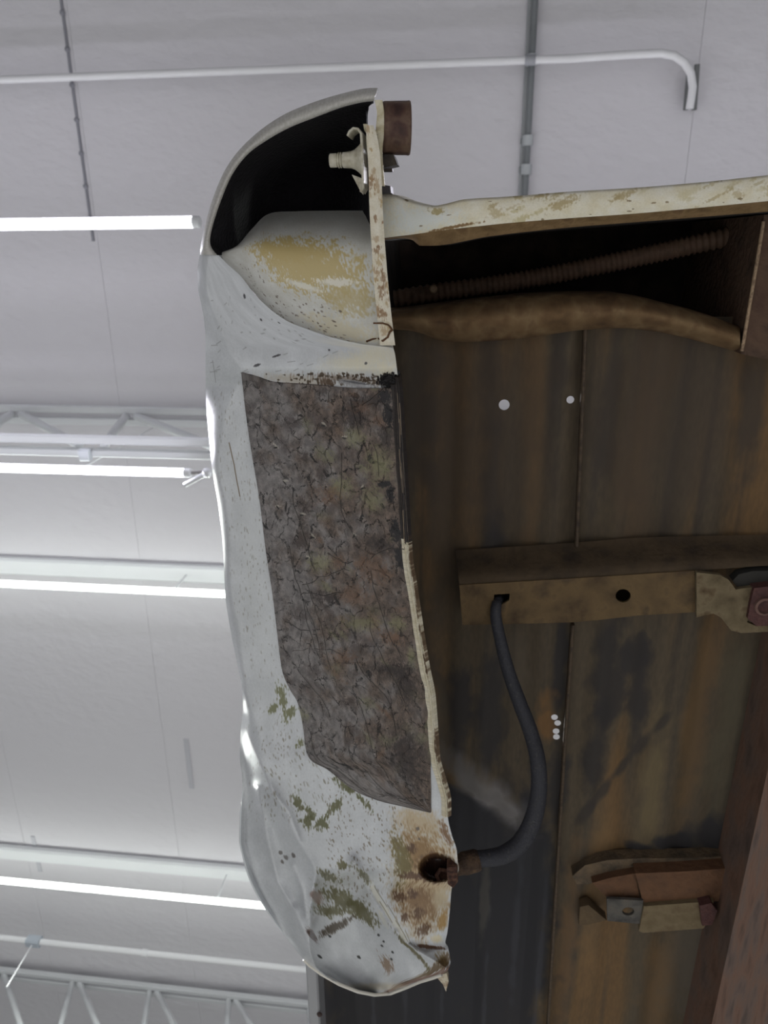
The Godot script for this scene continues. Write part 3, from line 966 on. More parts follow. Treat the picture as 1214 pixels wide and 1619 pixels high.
func build_hood(fender: Node, white: Material) -> void:
	var outer := [Vector2(597, 139), Vector2(575, 140), Vector2(540, 148), Vector2(500, 160), Vector2(455, 178), Vector2(415, 203), Vector2(380, 235), Vector2(355, 270), Vector2(336, 315), Vector2(323, 360), Vector2(317, 390), Vector2(316, 403)]
	var inner := [Vector2(590, 162), Vector2(572, 164), Vector2(540, 172), Vector2(500, 187), Vector2(460, 203), Vector2(425, 222), Vector2(393, 245), Vector2(368, 278), Vector2(350, 320), Vector2(337, 360), Vector2(334, 386), Vector2(345, 403)]
	var o3 := []
	var i3 := []
	for k in outer.size():
		o3.append(Vector3(outer[k].x, outer[k].y, 0))
		i3.append(Vector3(inner[k].x, inner[k].y, 0))
	var rim := PackedVector3Array()
	var ru := PackedVector2Array()
	var wall := PackedVector3Array()
	var wu := PackedVector2Array()
	var roof := PackedVector3Array()
	var fu := PackedVector2Array()
	var n := 90
	for r in n + 1:
		var t := r / float(n)
		var a := cat3(o3, t)
		var b := cat3(i3, t)
		for k in 9:
			var s := k / 8.0
			var q := a.lerp(b, s)
			rim.append(cp(q.x, q.y, 0.826 - 0.018 * pow(sin(PI * clampf(s * 0.75 + 0.06, 0, 1)), 0.6)))
			ru.append(Vector2(s, t * 6.0))
		var po := cp(a.x, a.y, 0.826)
		var pi := cp(b.x, b.y, 0.811)
		var tall := 0.03 + 0.97 * smoothstep(0.02, 0.4, t)
		for k in 6:
			wall.append(po + Vector3(0.0, 0.03 * k * tall, 0.0))
			wu.append(Vector2(k / 5.0, t * 6.0))
		var fe := cp(cur([Vector2(166, 577), Vector2(200, 578), Vector2(212, 590), Vector2(400, 594)], lerpf(166.0, 400.0, t)), lerpf(166.0, 400.0, t), 0.826)
		for k in 20:
			var s := k / 19.0
			# inside of the shell: up the wall, over the crown, down to the inner flange
			var up: float = tall * 0.15 * minf(1.0, s / 0.25) + tall * 0.03 * sin(PI * clampf((s - 0.2) / 0.8, 0, 1))
			var w := clampf((s - 0.2) / 0.8, 0.0, 1.0)
			var q := pi.lerp(fe, w)
			q.y = lerpf(pi.y, fe.y, w) + up * (1.0 - pow(w, 5.0))
			roof.append(q)
			fu.append(Vector2(s, t))
	var rim_m := textured(base_image(64, 256, rgb(164, 160, 152), rgb(186, 184, 180), nz(71, 0.05, 64, 256), nz(72, 0.2, 64, 256), 0.08), 0.3)
	rim_m.texture_repeat = true
	var hood := part("lamp_hood", skin(wall, wu, 6, 0.0014, Vector3.LEFT), white, fender, "white curved lamp hood, open underneath")
	part("hood_rim", skin(rim, ru, 9, 0.0012, Vector3.DOWN), rim_m, fender)
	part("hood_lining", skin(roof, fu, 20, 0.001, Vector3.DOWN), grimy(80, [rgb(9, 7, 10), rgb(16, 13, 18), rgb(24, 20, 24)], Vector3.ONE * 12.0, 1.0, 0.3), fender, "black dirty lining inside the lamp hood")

func build_recess(fender: Node) -> void:
	var knots := [
		[Vector3(350, 399, 0.832), Vector3(375, 388, 0.846), Vector3(398, 362, 0.876), Vector3(425, 338, 0.92), Vector3(470, 334, 0.93), Vector3(530, 333, 0.93), Vector3(586, 333, 0.925)],
		[Vector3(350, 401, 0.826), Vector3(378, 393, 0.832), Vector3(400, 387, 0.834), Vector3(430, 385, 0.834), Vector3(475, 384, 0.834), Vector3(535, 383, 0.834), Vector3(592, 385, 0.830)],
		[Vector3(351, 406, 0.821), Vector3(383, 425, 0.824), Vector3(412, 447, 0.822), Vector3(450, 462, 0.820), Vector3(495, 470, 0.818), Vector3(550, 475, 0.815), Vector3(605, 478, 0.810)],
		[Vector3(353, 412, 0.820), Vector3(392, 452, 0.820), Vector3(428, 491, 0.816), Vector3(470, 516, 0.812), Vector3(515, 533, 0.808), Vector3(570, 546, 0.804), Vector3(622, 552, 0.799)],
	]
	var w := 384
	var h := 320
	var rag := crumbs(91, w, h)
	var im := base_image(w, h, rgb(196, 194, 184), rgb(212, 212, 206), nz(92, 0.02, w, h), nz(93, 0.2, w, h), 0.07)
	blob(im, rag, 250, 150, 128, 62, 0.18, rgb(186, 166, 112), 0.9, 1.5, 3.2)
	blob(im, rag, 200, 122, 110, 26, 0.05, rgb(186, 166, 112), 0.85, 1.3, 3.0)
	blob(im, rag, 320, 205, 56, 44, 0.2, rgb(184, 168, 122), 0.75, 1.6, 2.4)
	blob(im, rag, 300, 180, 40, 8, 0.0, rgb(224, 222, 212), 0.85, 1.9, 3.0)
	blob(im, rag, 240, 190, 40, 7, 0.2, rgb(222, 220, 210), 0.85, 1.9, 3.0)
	blob(im, rag, 290, 280, 90, 36, 0.1, rgb(206, 194, 158), 0.6, 1.2, 1.8)
	for q in 90: blob(im, rag, rng.randf_range(70, 300), rng.randf_range(225, 316), rng.randf_range(1, 4), rng.randf_range(1, 4), 0.0, rgb(98, 86, 74), rng.randf_range(0.4, 0.9), 1.0, 3.0)
	for q in 24: blob(im, rag, rng.randf_range(60, 150), rng.randf_range(150, 290), rng.randf_range(1, 3), rng.randf_range(2, 6), 0.0, rgb(120, 112, 100), rng.randf_range(0.4, 0.8), 1.0, 3.0)
	stroke(im, [Vector2(20, 316), Vector2(110, 315), Vector2(190, 316), Vector2(262, 313)], 2.0, rgb(116, 98, 66), 0.7)
	var pts := PackedVector3Array()
	var uvs := PackedVector2Array()
	var cols := 61
	var rows := 70
	for r in rows:
		var t := r / float(rows - 1)
		for c in cols:
			var s := c / float(cols - 1)
			var a := []
			for k in 4: a.append(cat3(knots[k], s))
			var q := cat3(a, t)
			pts.append(cp(q.x, q.y, q.z))
			uvs.append(Vector2(s, t))
	part("lamp_recess", skin(pts, uvs, cols, 0.0014, Vector3.DOWN), textured(im, 0.4), fender, "recessed white panel with a flaking yellow patch")

func strip(rows_in: Array, rise_of: Callable, thick: float, steps := 4, cols := 7) -> ArrayMesh:
	# rows_in: (y, left x, right x)
	var l := []
	var r := []
	for q in rows_in:
		l.append(Vector2(q[0], q[1]))
		r.append(Vector2(q[0], q[2]))
	var pts := PackedVector3Array()
	var uvs := PackedVector2Array()
	var y: float = rows_in[0][0]
	var y1: float = rows_in[-1][0]
	while y <= y1:
		for c in cols:
			var s := c / float(cols - 1)
			var px := lerpf(cur(l, y), cur(r, y), s)
			pts.append(cp(px, y, rise_of.call(y, s)))
			uvs.append(Vector2(s, (y - rows_in[0][0]) / (y1 - rows_in[0][0])))
		y += steps
	return skin(pts, uvs, cols, thick, Vector3.DOWN)

func build_flange(fender: Node) -> void:
	var w := 48
	var h := 512
	var rag := crumbs(201, w, h)
	var im := base_image(w, h, rgb(206, 196, 172), rgb(222, 216, 200), nz(202, 0.03, w, h), nz(203, 0.2, w, h), 0.1)
	for q in 36: blob(im, rag, rng.randf_range(0, w), rng.randf_range(0, h), rng.randf_range(3, 14), rng.randf_range(4, 20), 0.0, [rgb(150, 118, 82), rgb(168, 142, 100), rgb(128, 96, 66)][q % 3], rng.randf_range(0.4, 0.85), 1.6, 2.0)
	var m := textured(im, 0.55)
	part("inner_flange", strip([[198, 579, 590], [215, 579, 596], [260, 582, 602], [330, 584, 605], [430, 590, 612], [500, 596, 619], [548, 601, 625]], func(y, s): return 0.793 + 0.004 * absf(s - 0.5) - (y - 198.0) * 0.000008, 0.005), m, fender, "cream flange with rust stains along the fender's inner edge")
	var cream := grimy(210, [rgb(120, 104, 80), rgb(190, 180, 150), rgb(214, 208, 188)], Vector3.ONE * 22.0, 0.6, 0.05)
	part("back_plate", strip([[158, 592, 604], [180, 596, 607], [205, 594, 607], [240, 596, 604], [270, 598, 606], [296, 600, 608]], func(y, s): return 0.806, 0.004), cream, fender)
	part("plate_web", strip([[196, 574, 580], [206, 576, 594], [212, 580, 598]], func(y, s): return 0.802, 0.003, 2), cream, fender)
	# the lower edge: tarred above, bare cream further down
	var eim := base_image(16, 1024, rgb(186, 176, 150), rgb(210, 203, 184), nz(211, 0.04, 16, 1024), nz(212, 0.2, 16, 1024), 0.2)
	var rag2 := crumbs(213, 16, 1024)
	for j in 430:
		for i in 16:
			var f := (rag2[j * 16 + i] / 255.0 - 0.5) * 0.9 + smoothstep(430.0, 330.0, j)
			if f > 0.42: eim.set_pixel(i, j, rgb(30, 25, 24).lerp(rgb(52, 43, 38), rag2[j * 16 + i] / 255.0))
	for q in 9:
		var p := Vector2(rng.randf_range(4, 13), rng.randf_range(0, 330))
		var line := []
		for k in 7:
			line.append(p)
			p += Vector2(rng.randf_range(-0.8, 0.8), rng.randf_range(6, 18))
		stroke(eim, line, rng.randf_range(0.3, 1.0), rgb(176, 156, 128), 0.85)
	for q in 30: blob(eim, rag2, rng.randf_range(10, 17), rng.randf_range(400, 1024), rng.randf_range(1, 4), rng.randf_range(8, 40), 0.0, rgb(88, 68, 48), 0.8, 1.8, 2.4)
	var edge := []
	for y in range(596, 1300, 12): edge.append([y, cur(right_edge, y) - cur([Vector2(596, 7), Vector2(700, 9), Vector2(900, 7), Vector2(1300, 5)], y), cur(right_edge, y) + 1.0])
	part("fender_edge", strip(edge, func(y, s): return fender_rise(cur(right_edge, y) - 4.0, y) - 0.004 + 0.0012 * sin(s * 9.0), 0.005, 4, 9), textured(eim, 0.55), fender, "folded fender edge, tarred above and bare cream below")
	# rusty crack curling round the corner weld
	var rusty := mat(rgb(92, 62, 38), 0.9)
	var path := []
	for q in [Vector2(579, 540), Vector2(590, 536), Vector2(598, 535), Vector2(605, 539), Vector2(613, 533), Vector2(616, 525), Vector2(621, 521)]: path.append(cp(q.x, q.y, 0.7905 + (0.0135 if q.x < 600 else 0.0)))
	part("rust_crack", rod(path, 0.0011, 6), rusty, fender)
	path = []
	for q in [Vector2(590, 511), Vector2(605, 511), Vector2(614, 514), Vector2(620, 521)]: path.append(cp(q.x, q.y, 0.7905))
	part("rust_crack", rod(path, 0.0009, 6), rusty, fender)
	var lump := PackedVector3Array()
	var lun := PackedVector2Array()
	for j in 25:
		for i in 29:
			var x := 600.0 + i * 1.15
			var y := 587.0 + j * 1.15
			var e := 1.0 - Vector2((x - 616.0) / 15.0, (y - 601.0) / 12.5).length() + 0.5 * ripple.get_noise_2d(x * 14.0, y * 14.0)
			lump.append(cp(x, y, fender_rise(minf(x, cur(right_edge, y)), y) + 0.001 - 0.007 * clampf(e * 1.6, 0.0, 1.0) - 0.0012 * ripple.get_noise_2d(x * 40.0, y * 40.0)))
			lun.append(Vector2.ZERO)
	part("tar_lump", skin(lump, lun, 29, 0.001, Vector3.DOWN), mat(rgb(24, 21, 22), 0.45), fender)

func build_lamp_mount() -> void:
	var cream := grimy(301, [rgb(150, 140, 118), rgb(190, 184, 166), rgb(206, 202, 190)], Vector3.ONE * 25.0, 0.45, 0.05)
	var a := cp(575, 252, 0.812)
	var b := cp(520, 254, 0.812)
	var k := unit(a)
	var prof := []
	for q in [[-1, 0], [-1, 25], [3, 24], [8, 19], [14, 14.5], [20, 12.4], [30, 11.6], [33, 11.4], [34, 9.2], [35, 9.2], [35.5, 11.6], [37, 11.6], [37.5, 9.2], [38.5, 9.2], [39, 11.6], [40.5, 11.6], [41, 9.2], [42, 9.2], [43, 10.4], [53.5, 10.2], [54.5, 9.2], [54.5, 6.5], [48, 6], [48, 0]]: prof.append(Vector2(q[0] * k, q[1] * k))
	var socket := part("lamp_socket", lathe(a, b, prof, 32), cream, car, "cream threaded lamp socket inside the hood")
	var st := new_tool()
	var path := []
	for q in [Vector2(553, 218), Vector2(556, 211), Vector2(562, 206), Vector2(569, 207), Vector2(574, 214), Vector2(575, 232), Vector2(576, 262), Vector2(577, 298), Vector2(573, 305)]: path.append(cp(q.x, q.y, 0.806))
	sweep(st, path, chamfered(0.0022, 0.03, 0.0006), Vector3.UP)
	part("socket_bracket", done(st), cream, socket)
	part("socket_gusset", slab([Vector2(556, 276), Vector2(575, 283), Vector2(574, 308), Vector2(570, 303)], 0.812, 0.816), cream, socket)
	var brown := grimy(310, [rgb(48, 32, 28), rgb(74, 50, 42), rgb(104, 84, 68), rgb(70, 48, 42)], Vector3.ONE * 14.0, 0.55, 0.05)
	a = cp(605, 203, 0.83)
	b = cp(648, 203, 0.8345)
	k = unit(a)
	prof = []
	for q in [[-4, 0], [-4, 34], [0, 37], [3, 38], [38, 38.5], [41, 39], [43, 38], [43, 33], [30, 32], [30, 0]]: prof.append(Vector2(q[0] * k, q[1] * k))
	part("lamp_barrel", lathe(a, b, prof, 40), brown, car, "brown lamp barrel standing out beyond the flange")
	var dark := grimy(311, [rgb(38, 32, 28), rgb(70, 60, 48)], Vector3.ONE * 20.0, 0.6, 0.05)
	part("barrel_lug", slab([Vector2(600, 244), Vector2(622, 244), Vector2(628, 260), Vector2(603, 266)], 0.82, 0.845), dark, car)
	part("barrel_pin", slab([Vector2(600, 267), Vector2(620, 266), Vector2(620, 271), Vector2(600, 271)], 0.82, 0.83), dark, car)
	part("rubber_stop", slab([Vector2(598, 291), Vector2(617, 294), Vector2(618, 305), Vector2(598, 305)], 0.82, 0.845), mat(rgb(36, 33, 36), 0.6), car)

func build_rear() -> void:
	var e1 := [Vector2(600, 305), Vector2(625, 308), Vector2(645, 316), Vector2(688, 325), Vector2(705, 322), Vector2(735, 315), Vector2(800, 311), Vector2(900, 303), Vector2(1000, 297), Vector2(1100, 289), Vector2(1214, 277), Vector2(1420, 256)]
	var e2 := [Vector2(600, 377), Vector2(650, 371), Vector2(700, 364), Vector2(772, 356), Vector2(800, 353), Vector2(900, 345), Vector2(1000, 338), Vector2(1100, 329), Vector2(1214, 318), Vector2(1420, 300)]
	var e3 := [Vector2(600, 380), Vector2(636, 377), Vector2(652, 380), Vector2(664, 389), Vector2(682, 389), Vector2(775, 374), Vector2(900, 360), Vector2(1000, 352), Vector2(1100, 344), Vector2(1214, 335), Vector2(1420, 318)]
	var w := 900
	var h := 72
	var rag := crumbs(401, w, h)
	var im := base_image(w, h, rgb(214, 204, 174), rgb(228, 224, 210), nz(402, 0.02, w, h), nz(403, 0.2, w, h), 0.08)
	blob(im, rag, 70, 40, 90, 40, 0.0, rgb(210, 216, 216), 0.7, 0.8, 1.5)
	for q in 34: blob(im, rag, rng.randf_range(130, 900), rng.randf_range(0, 66), rng.randf_range(8, 40), rng.randf_range(4, 16), -0.6, [rgb(172, 156, 110), rgb(160, 140, 94), rgb(188, 176, 132)][q % 3], rng.randf_range(0.3, 0.75), 1.6, 1.8)
	for q in 18: blob(im, rag, rng.randf_range(20, 880), rng.randf_range(0, 70), rng.randf_range(2, 7), rng.randf_range(1, 4), 0.0, rgb(112, 94, 62), 0.7, 1.4, 2.6)
	blob(im, rag, 130, 66, 50, 5, -0.1, rgb(116, 84, 44), 0.9, 1.0, 2.6)
	blob(im, rag, 97, 16, 14, 12, 0.3, rgb(168, 152, 104), 0.85, 1.4, 2.4)
	var pts := PackedVector3Array()
	var uvs := PackedVector2Array()
	var lip := PackedVector3Array()
	var lu := PackedVector2Array()
	var behind := PackedVector3Array()
	var n := 170
	for c in n + 1:
		var x := lerpf(600, 1420, c / float(n))
		var a := cur(e1, x)
		var b := cur(e2, x)
		var d := cur(e3, x)
		var top := cp(x, a, 0.856)
		pts.append(top + Vector3(0, 0.10, 0.004))
		uvs.append(Vector2(c / float(n), 0))
		for k in 9:
			var s := k / 8.0
			var roll := 0.006 * pow(1.0 - s, 3.0) + 0.004 * pow(s, 4.0)
			pts.append(cp(x, lerpf(a, b, s), 0.852 + roll))
			uvs.append(Vector2(c / float(n), s))
		var low := cp(x, b, 0.857)
		for k in 5: lip.append(low.lerp(cp(x, d, 0.876), k / 4.0))
		behind.append(cp(x, d, 0.8755))
		behind.append(cp(x, d, 0.8755) + Vector3(0, 0.435, 0.0))
		for k in 5: lu.append(Vector2(c / 12.0, k / 4.0))
	var valance := part("rear_valance", skin(pts, uvs, 10, 0.0016, Vector3.DOWN), textured(im, 0.5), car, "cream rear crossbar streaked with rust")
	var brown := grimy(410, [rgb(84, 64, 44), rgb(122, 98, 66), rgb(142, 116, 82), rgb(90, 66, 44)], Vector3.ONE * 9.0)
	part("valance_lip", skin(lip, lu, 5, 0.0016, Vector3.DOWN), brown, valance, "brown rusted lower lip")
	# dark cavity behind the valance
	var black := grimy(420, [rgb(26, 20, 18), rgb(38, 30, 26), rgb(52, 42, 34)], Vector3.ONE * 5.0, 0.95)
	var lo := cp(606, 560, 0.84)
	var zb := cp(900, 500, 1.04).z
	var x1 := cp(1420, 400, 1.04).x
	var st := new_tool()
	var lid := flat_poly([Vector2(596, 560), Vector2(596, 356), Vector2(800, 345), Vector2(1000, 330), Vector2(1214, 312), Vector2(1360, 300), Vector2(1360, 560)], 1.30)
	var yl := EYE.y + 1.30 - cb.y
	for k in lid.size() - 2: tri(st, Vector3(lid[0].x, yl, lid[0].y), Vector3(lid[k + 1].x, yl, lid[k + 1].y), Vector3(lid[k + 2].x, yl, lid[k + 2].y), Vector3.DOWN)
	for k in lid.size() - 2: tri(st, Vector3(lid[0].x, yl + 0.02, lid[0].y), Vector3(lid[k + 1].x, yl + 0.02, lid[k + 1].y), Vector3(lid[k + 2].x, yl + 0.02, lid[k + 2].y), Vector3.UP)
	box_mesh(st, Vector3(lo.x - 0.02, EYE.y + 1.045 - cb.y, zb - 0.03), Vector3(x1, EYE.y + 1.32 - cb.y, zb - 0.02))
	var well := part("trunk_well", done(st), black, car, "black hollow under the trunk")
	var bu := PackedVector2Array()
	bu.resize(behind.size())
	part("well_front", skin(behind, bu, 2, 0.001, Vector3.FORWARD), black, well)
	var side := PackedVector3Array()
	var su := PackedVector2Array()
	for r in 12:
		var y := lerpf(380, 560, r / 11.0)
		var px := cur([Vector2(300, 602), Vector2(430, 609), Vector2(500, 616), Vector2(560, 625)], y)
		var p := cp(px - 8, y, 1.02)
		for k in 4:
			side.append(p + Vector3(0.0, 0.095 * k, 0.0))
			su.append(Vector2(k, r))
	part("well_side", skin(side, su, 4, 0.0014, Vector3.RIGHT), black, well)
	# corrugated hose through the hollow
	var knots := [cp(600, 476, 1.16), cp(690, 462, 1.16), cp(780, 450, 1.155), cp(860, 437, 1.15), cp(940, 421, 1.14), cp(1020, 404, 1.13), cp(1100, 386, 1.12), cp(1190, 366, 1.12)]
	var path := []
	var sc := []
	var rings := 66
	for i in rings * 4 + 1:
		path.append(cat3(knots, i / float(rings * 4)))
		sc.append([1.0, 1.0, 0.84, 0.84][i % 4])
	part("corrugated_hose", rod(path, 0.0135, 16, sc), grimy(430, [rgb(70, 56, 46), rgb(104, 82, 66), rgb(88, 66, 54)], Vector3.ONE * 12.0, 0.7, 0.05), car, "dusty corrugated hose in the dark hollow")
	var q := cp(685, 457, 1.13)
	var bolt := part("bolt_head", lathe(q, q + Vector3(0, -0.02, 0), [Vector2(0, 0), Vector2(0, 0.006), Vector2(0.006, 0.006), Vector2(0.009, 0.004), Vector2(0.009, 0)], 12), mat(rgb(150, 126, 100), 0.7), car)
	# the swelling frame member in front of the floor
	var t_edge := [Vector2(600, 492), Vector2(650, 488), Vector2(700, 481), Vector2(760, 474), Vector2(830, 467), Vector2(900, 464), Vector2(960, 464), Vector2(1010, 470), Vector2(1060, 482), Vector2(1110, 495), Vector2(1165, 515), Vector2(1220, 535)]
	var b_edge := [Vector2(600, 521), Vector2(640, 522), Vector2(665, 527), Vector2(690, 537), Vector2(720, 541), Vector2(780, 539), Vector2(850, 532), Vector2(920, 522), Vector2(980, 519), Vector2(1020, 522), Vector2(1070, 531), Vector2(1120, 544), Vector2(1165, 556), Vector2(1220, 572)]
	pts = PackedVector3Array()
	uvs = PackedVector2Array()
	for c in 121:
		var x := lerpf(600, 1170, c / 120.0)
		var a := cur(t_edge, x)
		var b := cur(b_edge, x)
		pts.append(cp(x, a, 1.03) + Vector3(0, 0.05, 0.0))
		uvs.append(Vector2(c / 120.0, 0))
		for k in 13:
			var s := k / 12.0
			pts.append(cp(x, lerpf(a, b, s), 1.03 - 0.05 * pow(sin(PI * (0.08 + 0.86 * s)), 0.7)))
			uvs.append(Vector2(c / 120.0, s))
		pts.append(cp(x, b, 1.02) + Vector3(0, 0.05, 0.0))
		uvs.append(Vector2(c / 120.0, 1))
	part("frame_member", skin(pts, uvs, 15, 0.002, Vector3.DOWN), grimy(440, [rgb(74, 56, 37), rgb(107, 83, 56), rgb(125, 103, 74), rgb(88, 64, 42), rgb(68, 52, 39)], Vector3.ONE * 5.0), car, "rusty brown frame member swelling across the floor's edge")
	# corner bracket at the end of the hollow
	var cbk := part("corner_bracket", slab([Vector2(1208, 340), Vector2(1172, 560), Vector2(1240, 574), Vector2(1360, 590), Vector2(1360, 330)], 0.985, 1.31), grimy(450, [rgb(62, 48, 40), rgb(90, 70, 56), rgb(76, 56, 46)], Vector3.ONE * 6.0), car, "brown corner bracket closing the hollow")
	var weld := []
	for v in [Vector2(1207, 350), Vector2(1199, 400), Vector2(1188, 465), Vector2(1173, 555)]: weld.append(cp(v.x, v.y, 0.984))
	part("scraped_edge", rod(weld, 0.0022, 8), grimy(451, [rgb(84, 66, 52), rgb(170, 146, 118), rgb(96, 74, 56)], Vector3(10, 10, 10), 0.6, 0.05, 0.03), cbk)

# ------------------------------------------------------------------ floor pan
const PAN := 1.04
func build_floor() -> void:
	var x0 := cp(512, 1590, PAN).x
	var x1 := cp(1420, 900, PAN).x
	var z1 := cp(900, 500, PAN).z
	var z0 := cp(900, 1960, PAN).z
	var w := 1024
	var h := 1400
	var streak := nz(501, 0.02, w, h, 1, 18, 4)
	var wide := nz(502, 0.006, w, h, 1, 6, 3)
	var fine := nz(503, 0.12, w, h, 1, 2, 3)
	var rag := nz(504, 0.016, w, h, 1, 1, 5)
	var olive := rgb(84, 72, 55)
	var orange := rgb(108, 82, 50)
	var dark := rgb(52, 46, 41)
	var im := Image.create(w, h, false, Image.FORMAT_RGB8)
	for j in h:
		for i in w:
			var k := j * w + i
			var s := streak[k] / 255.0
			var d := wide[k] / 255.0
			var c := olive.lerp(orange, smoothstep(0.42, 0.8, d)).lerp(dark, smoothstep(0.5, 0.95, s) * 0.5)
			var g := 0.93 + (fine[k] / 255.0 - 0.5) * 0.16
			im.set_pixel(i, j, Color(c.r * g, c.g * g, c.b * g))
	var tx := func(px, py):
		var p := cp(px, py, PAN)
		return Vector2((p.x - x0) / (x1 - x0) * w, (z1 - p.z) / (z1 - z0) * h)
	var B := func(px, py, rx, ry, ang, col, amt, ragged, sharp):
		var p: Vector2 = tx.call(px, py)
		var k := (Vector2(tx.call(px + 10, py)) - p).length() / 10.0
		blob(im, rag, p.x, p.y, rx * k, ry * k, ang, col, amt, ragged, sharp)
	var soot := rgb(34, 33, 37)
	# broad rusty bands that run along the car
	for q in [[845, 730, 24, 200, orange], [1010, 700, 46, 180, rgb(96, 74, 50)], [700, 800, 50, 200, rgb(70, 60, 48)], [1060, 560, 30, 60, rgb(86, 70, 50)], [1100, 1150, 28, 170, orange], [1030, 1250, 26, 140, rgb(116, 100, 68)], [1150, 1140, 30, 170, rgb(92, 86, 68)], [940, 1400, 26, 200, rgb(124, 94, 58)], [895, 1500, 18, 160, rgb(112, 82, 50)], [1040, 1560, 36, 90, rgb(112, 84, 52)]]: B.call(q[0], q[1], q[2], q[3], 0.0, q[4], 0.6, 0.8, 1.4)
	for q in [[775, 620, 20, 120], [880, 600, 20, 120], [965, 640, 16, 150], [660, 640, 40, 120], [1190, 640, 30, 120], [780, 760, 16, 100], [940, 760, 14, 90]]: B.call(q[0], q[1], q[2], q[3], 0.0, dark, 0.6, 0.9, 1.4)
	for q in [[760, 700, 170, 160], [1060, 660, 180, 140]]: B.call(q[0], q[1], q[2], q[3], 0.0, rgb(62, 51, 41), 0.5, 0.6, 1.6)
	# black sooty sheet on the left of the seam, lower down
	for q in [[780, 1540, 100, 260], [690, 1480, 120, 200], [830, 1420, 50, 160], [600, 1600, 120, 140], [745, 1300, 70, 60]]: B.call(q[0], q[1], q[2], q[3], 0.0, soot, 0.93, 0.5, 2.4)
	for q in [[885, 1060, 14, 90], [880, 1230, 20, 70], [775, 1130, 30, 90], [720, 1130, 30, 70], [780, 880, 26, 40]]: B.call(q[0], q[1], q[2], q[3], 0.0, rgb(44, 41, 42), 0.8, 1.0, 1.8)
	for q in [[865, 1140, 22, 34, rgb(136, 94, 48)], [700, 1150, 20, 50, rgb(92, 80, 62)], [820, 1060, 26, 60, rgb(88, 78, 64)], [650, 1010, 50, 60, rgb(70, 58, 46)]]: B.call(q[0], q[1], q[2], q[3], 0.0, q[4], 0.6, 1.2, 1.6)
	# grey dusty shoulder behind the hose
	B.call(775, 1252, 90, 28, 0.5, rgb(128, 123, 121), 0.85, 0.6, 1.8)
	B.call(735, 1215, 60, 14, 0.45, rgb(96, 92, 88), 0.6, 0.8, 1.6)
	B.call(765, 1420, 10, 70, 0.0, rgb(86, 82, 72), 0.55, 1.0, 1.8)
	B.call(742, 1300, 56, 34, 0.5, soot, 0.95, 0.3, 3.0)
	for q in [[640, 1560, 5, 120], [700, 1500, 4, 130], [815, 1480, 8, 140], [850, 1560, 5, 160], [590, 1590, 4, 80], [765, 1600, 4, 110]]: B.call(q[0], q[1], q[2], q[3], 0.0, rgb(62, 62, 68), 0.5, 1.2, 1.6)
	# dark oily patches right of the seam
	for q in [[960, 1070, 34, 76], [940, 1180, 24, 70], [1010, 1100, 20, 60], [1000, 1040, 40, 24]]: B.call(q[0], q[1], q[2], q[3], 0.0, rgb(42, 38, 37), 0.8, 1.1, 1.8)
	for q in [[925, 1285], [955, 1250], [985, 1215], [1015, 1180], [1045, 1145]]: B.call(q[0], q[1], 26, 9, -0.82, rgb(50, 44, 40), 0.75, 0.8, 1.8)
	for q in [[1130, 1320, 50, 30], [1070, 1335, 50, 14], [1010, 1340, 30, 10]]: B.call(q[0], q[1], q[2], q[3], 0.0, soot, 0.85, 0.8, 2.2)
	B.call(1090, 1520, 40, 110, 0.0, rgb(86, 78, 68), 0.7, 0.9, 1.6)
	var m := textured(im, 0.75, 0.45)
	# relief of the sheet: shallow swages that run along the car, plus the shoulder behind the hose
	var hole_px := [[797, 640, 8.5], [901.5, 632, 6.0], [876.5, 1134, 5.2], [881.5, 1143, 5.2], [879, 1156, 5.2], [879.5, 1165, 5.2]]
	var cuts := []
	for q in hole_px:
		var p := cp(q[0], q[1], PAN)
		cuts.append([p, q[2] * unit(p)])
	# neighbouring holes share a square with a web between them
	var xs := []
	var zs := []
	for i in 97: xs.append(lerpf(x0, x1, i / 96.0))
	for i in 121: zs.append(lerpf(z1, z0, i / 120.0))
	var squares := []
	for c in cuts:
		var sq := Rect2(c[0].x - c[1] * 1.02, c[0].z - c[1] * 1.02, c[1] * 2.04, c[1] * 2.04)
		squares.append(sq)
	# push squares apart where they overlap along z
	var ordered := [2, 3, 4, 5]
	for i in 3:
		var a: Rect2 = squares[ordered[i]]
		var b: Rect2 = squares[ordered[i + 1]]
		if b.position.y + b.size.y > a.position.y:
			var midz := (b.position.y + b.size.y + a.position.y) / 2.0
			squares[ordered[i]] = Rect2(a.position.x, midz, a.size.x, a.position.y + a.size.y - midz)
			squares[ordered[i + 1]] = Rect2(b.position.x, b.position.y, b.size.x, midz - b.position.y)
	for s in squares:
		for e in [s.position.x, s.position.x + s.size.x]: xs.append(e)
		for e in [s.position.y, s.position.y + s.size.y]: zs.append(e)
	xs.sort()
	zs.sort()
	zs.reverse()
	var shoulder := []
	for q in [Vector2(690, 1200), Vector2(745, 1228), Vector2(800, 1250), Vector2(846, 1290)]:
		var p := cp(q.x, q.y, PAN)
		shoulder.append(Vector2(p.x, p.z))
	var crease := []
	for q in [Vector2(905, 1300), Vector2(960, 1245), Vector2(1062, 1128)]:
		var p := cp(q.x, q.y, PAN)
		crease.append(Vector2(p.x, p.z))
	var yb := EYE.y + PAN - cb.y
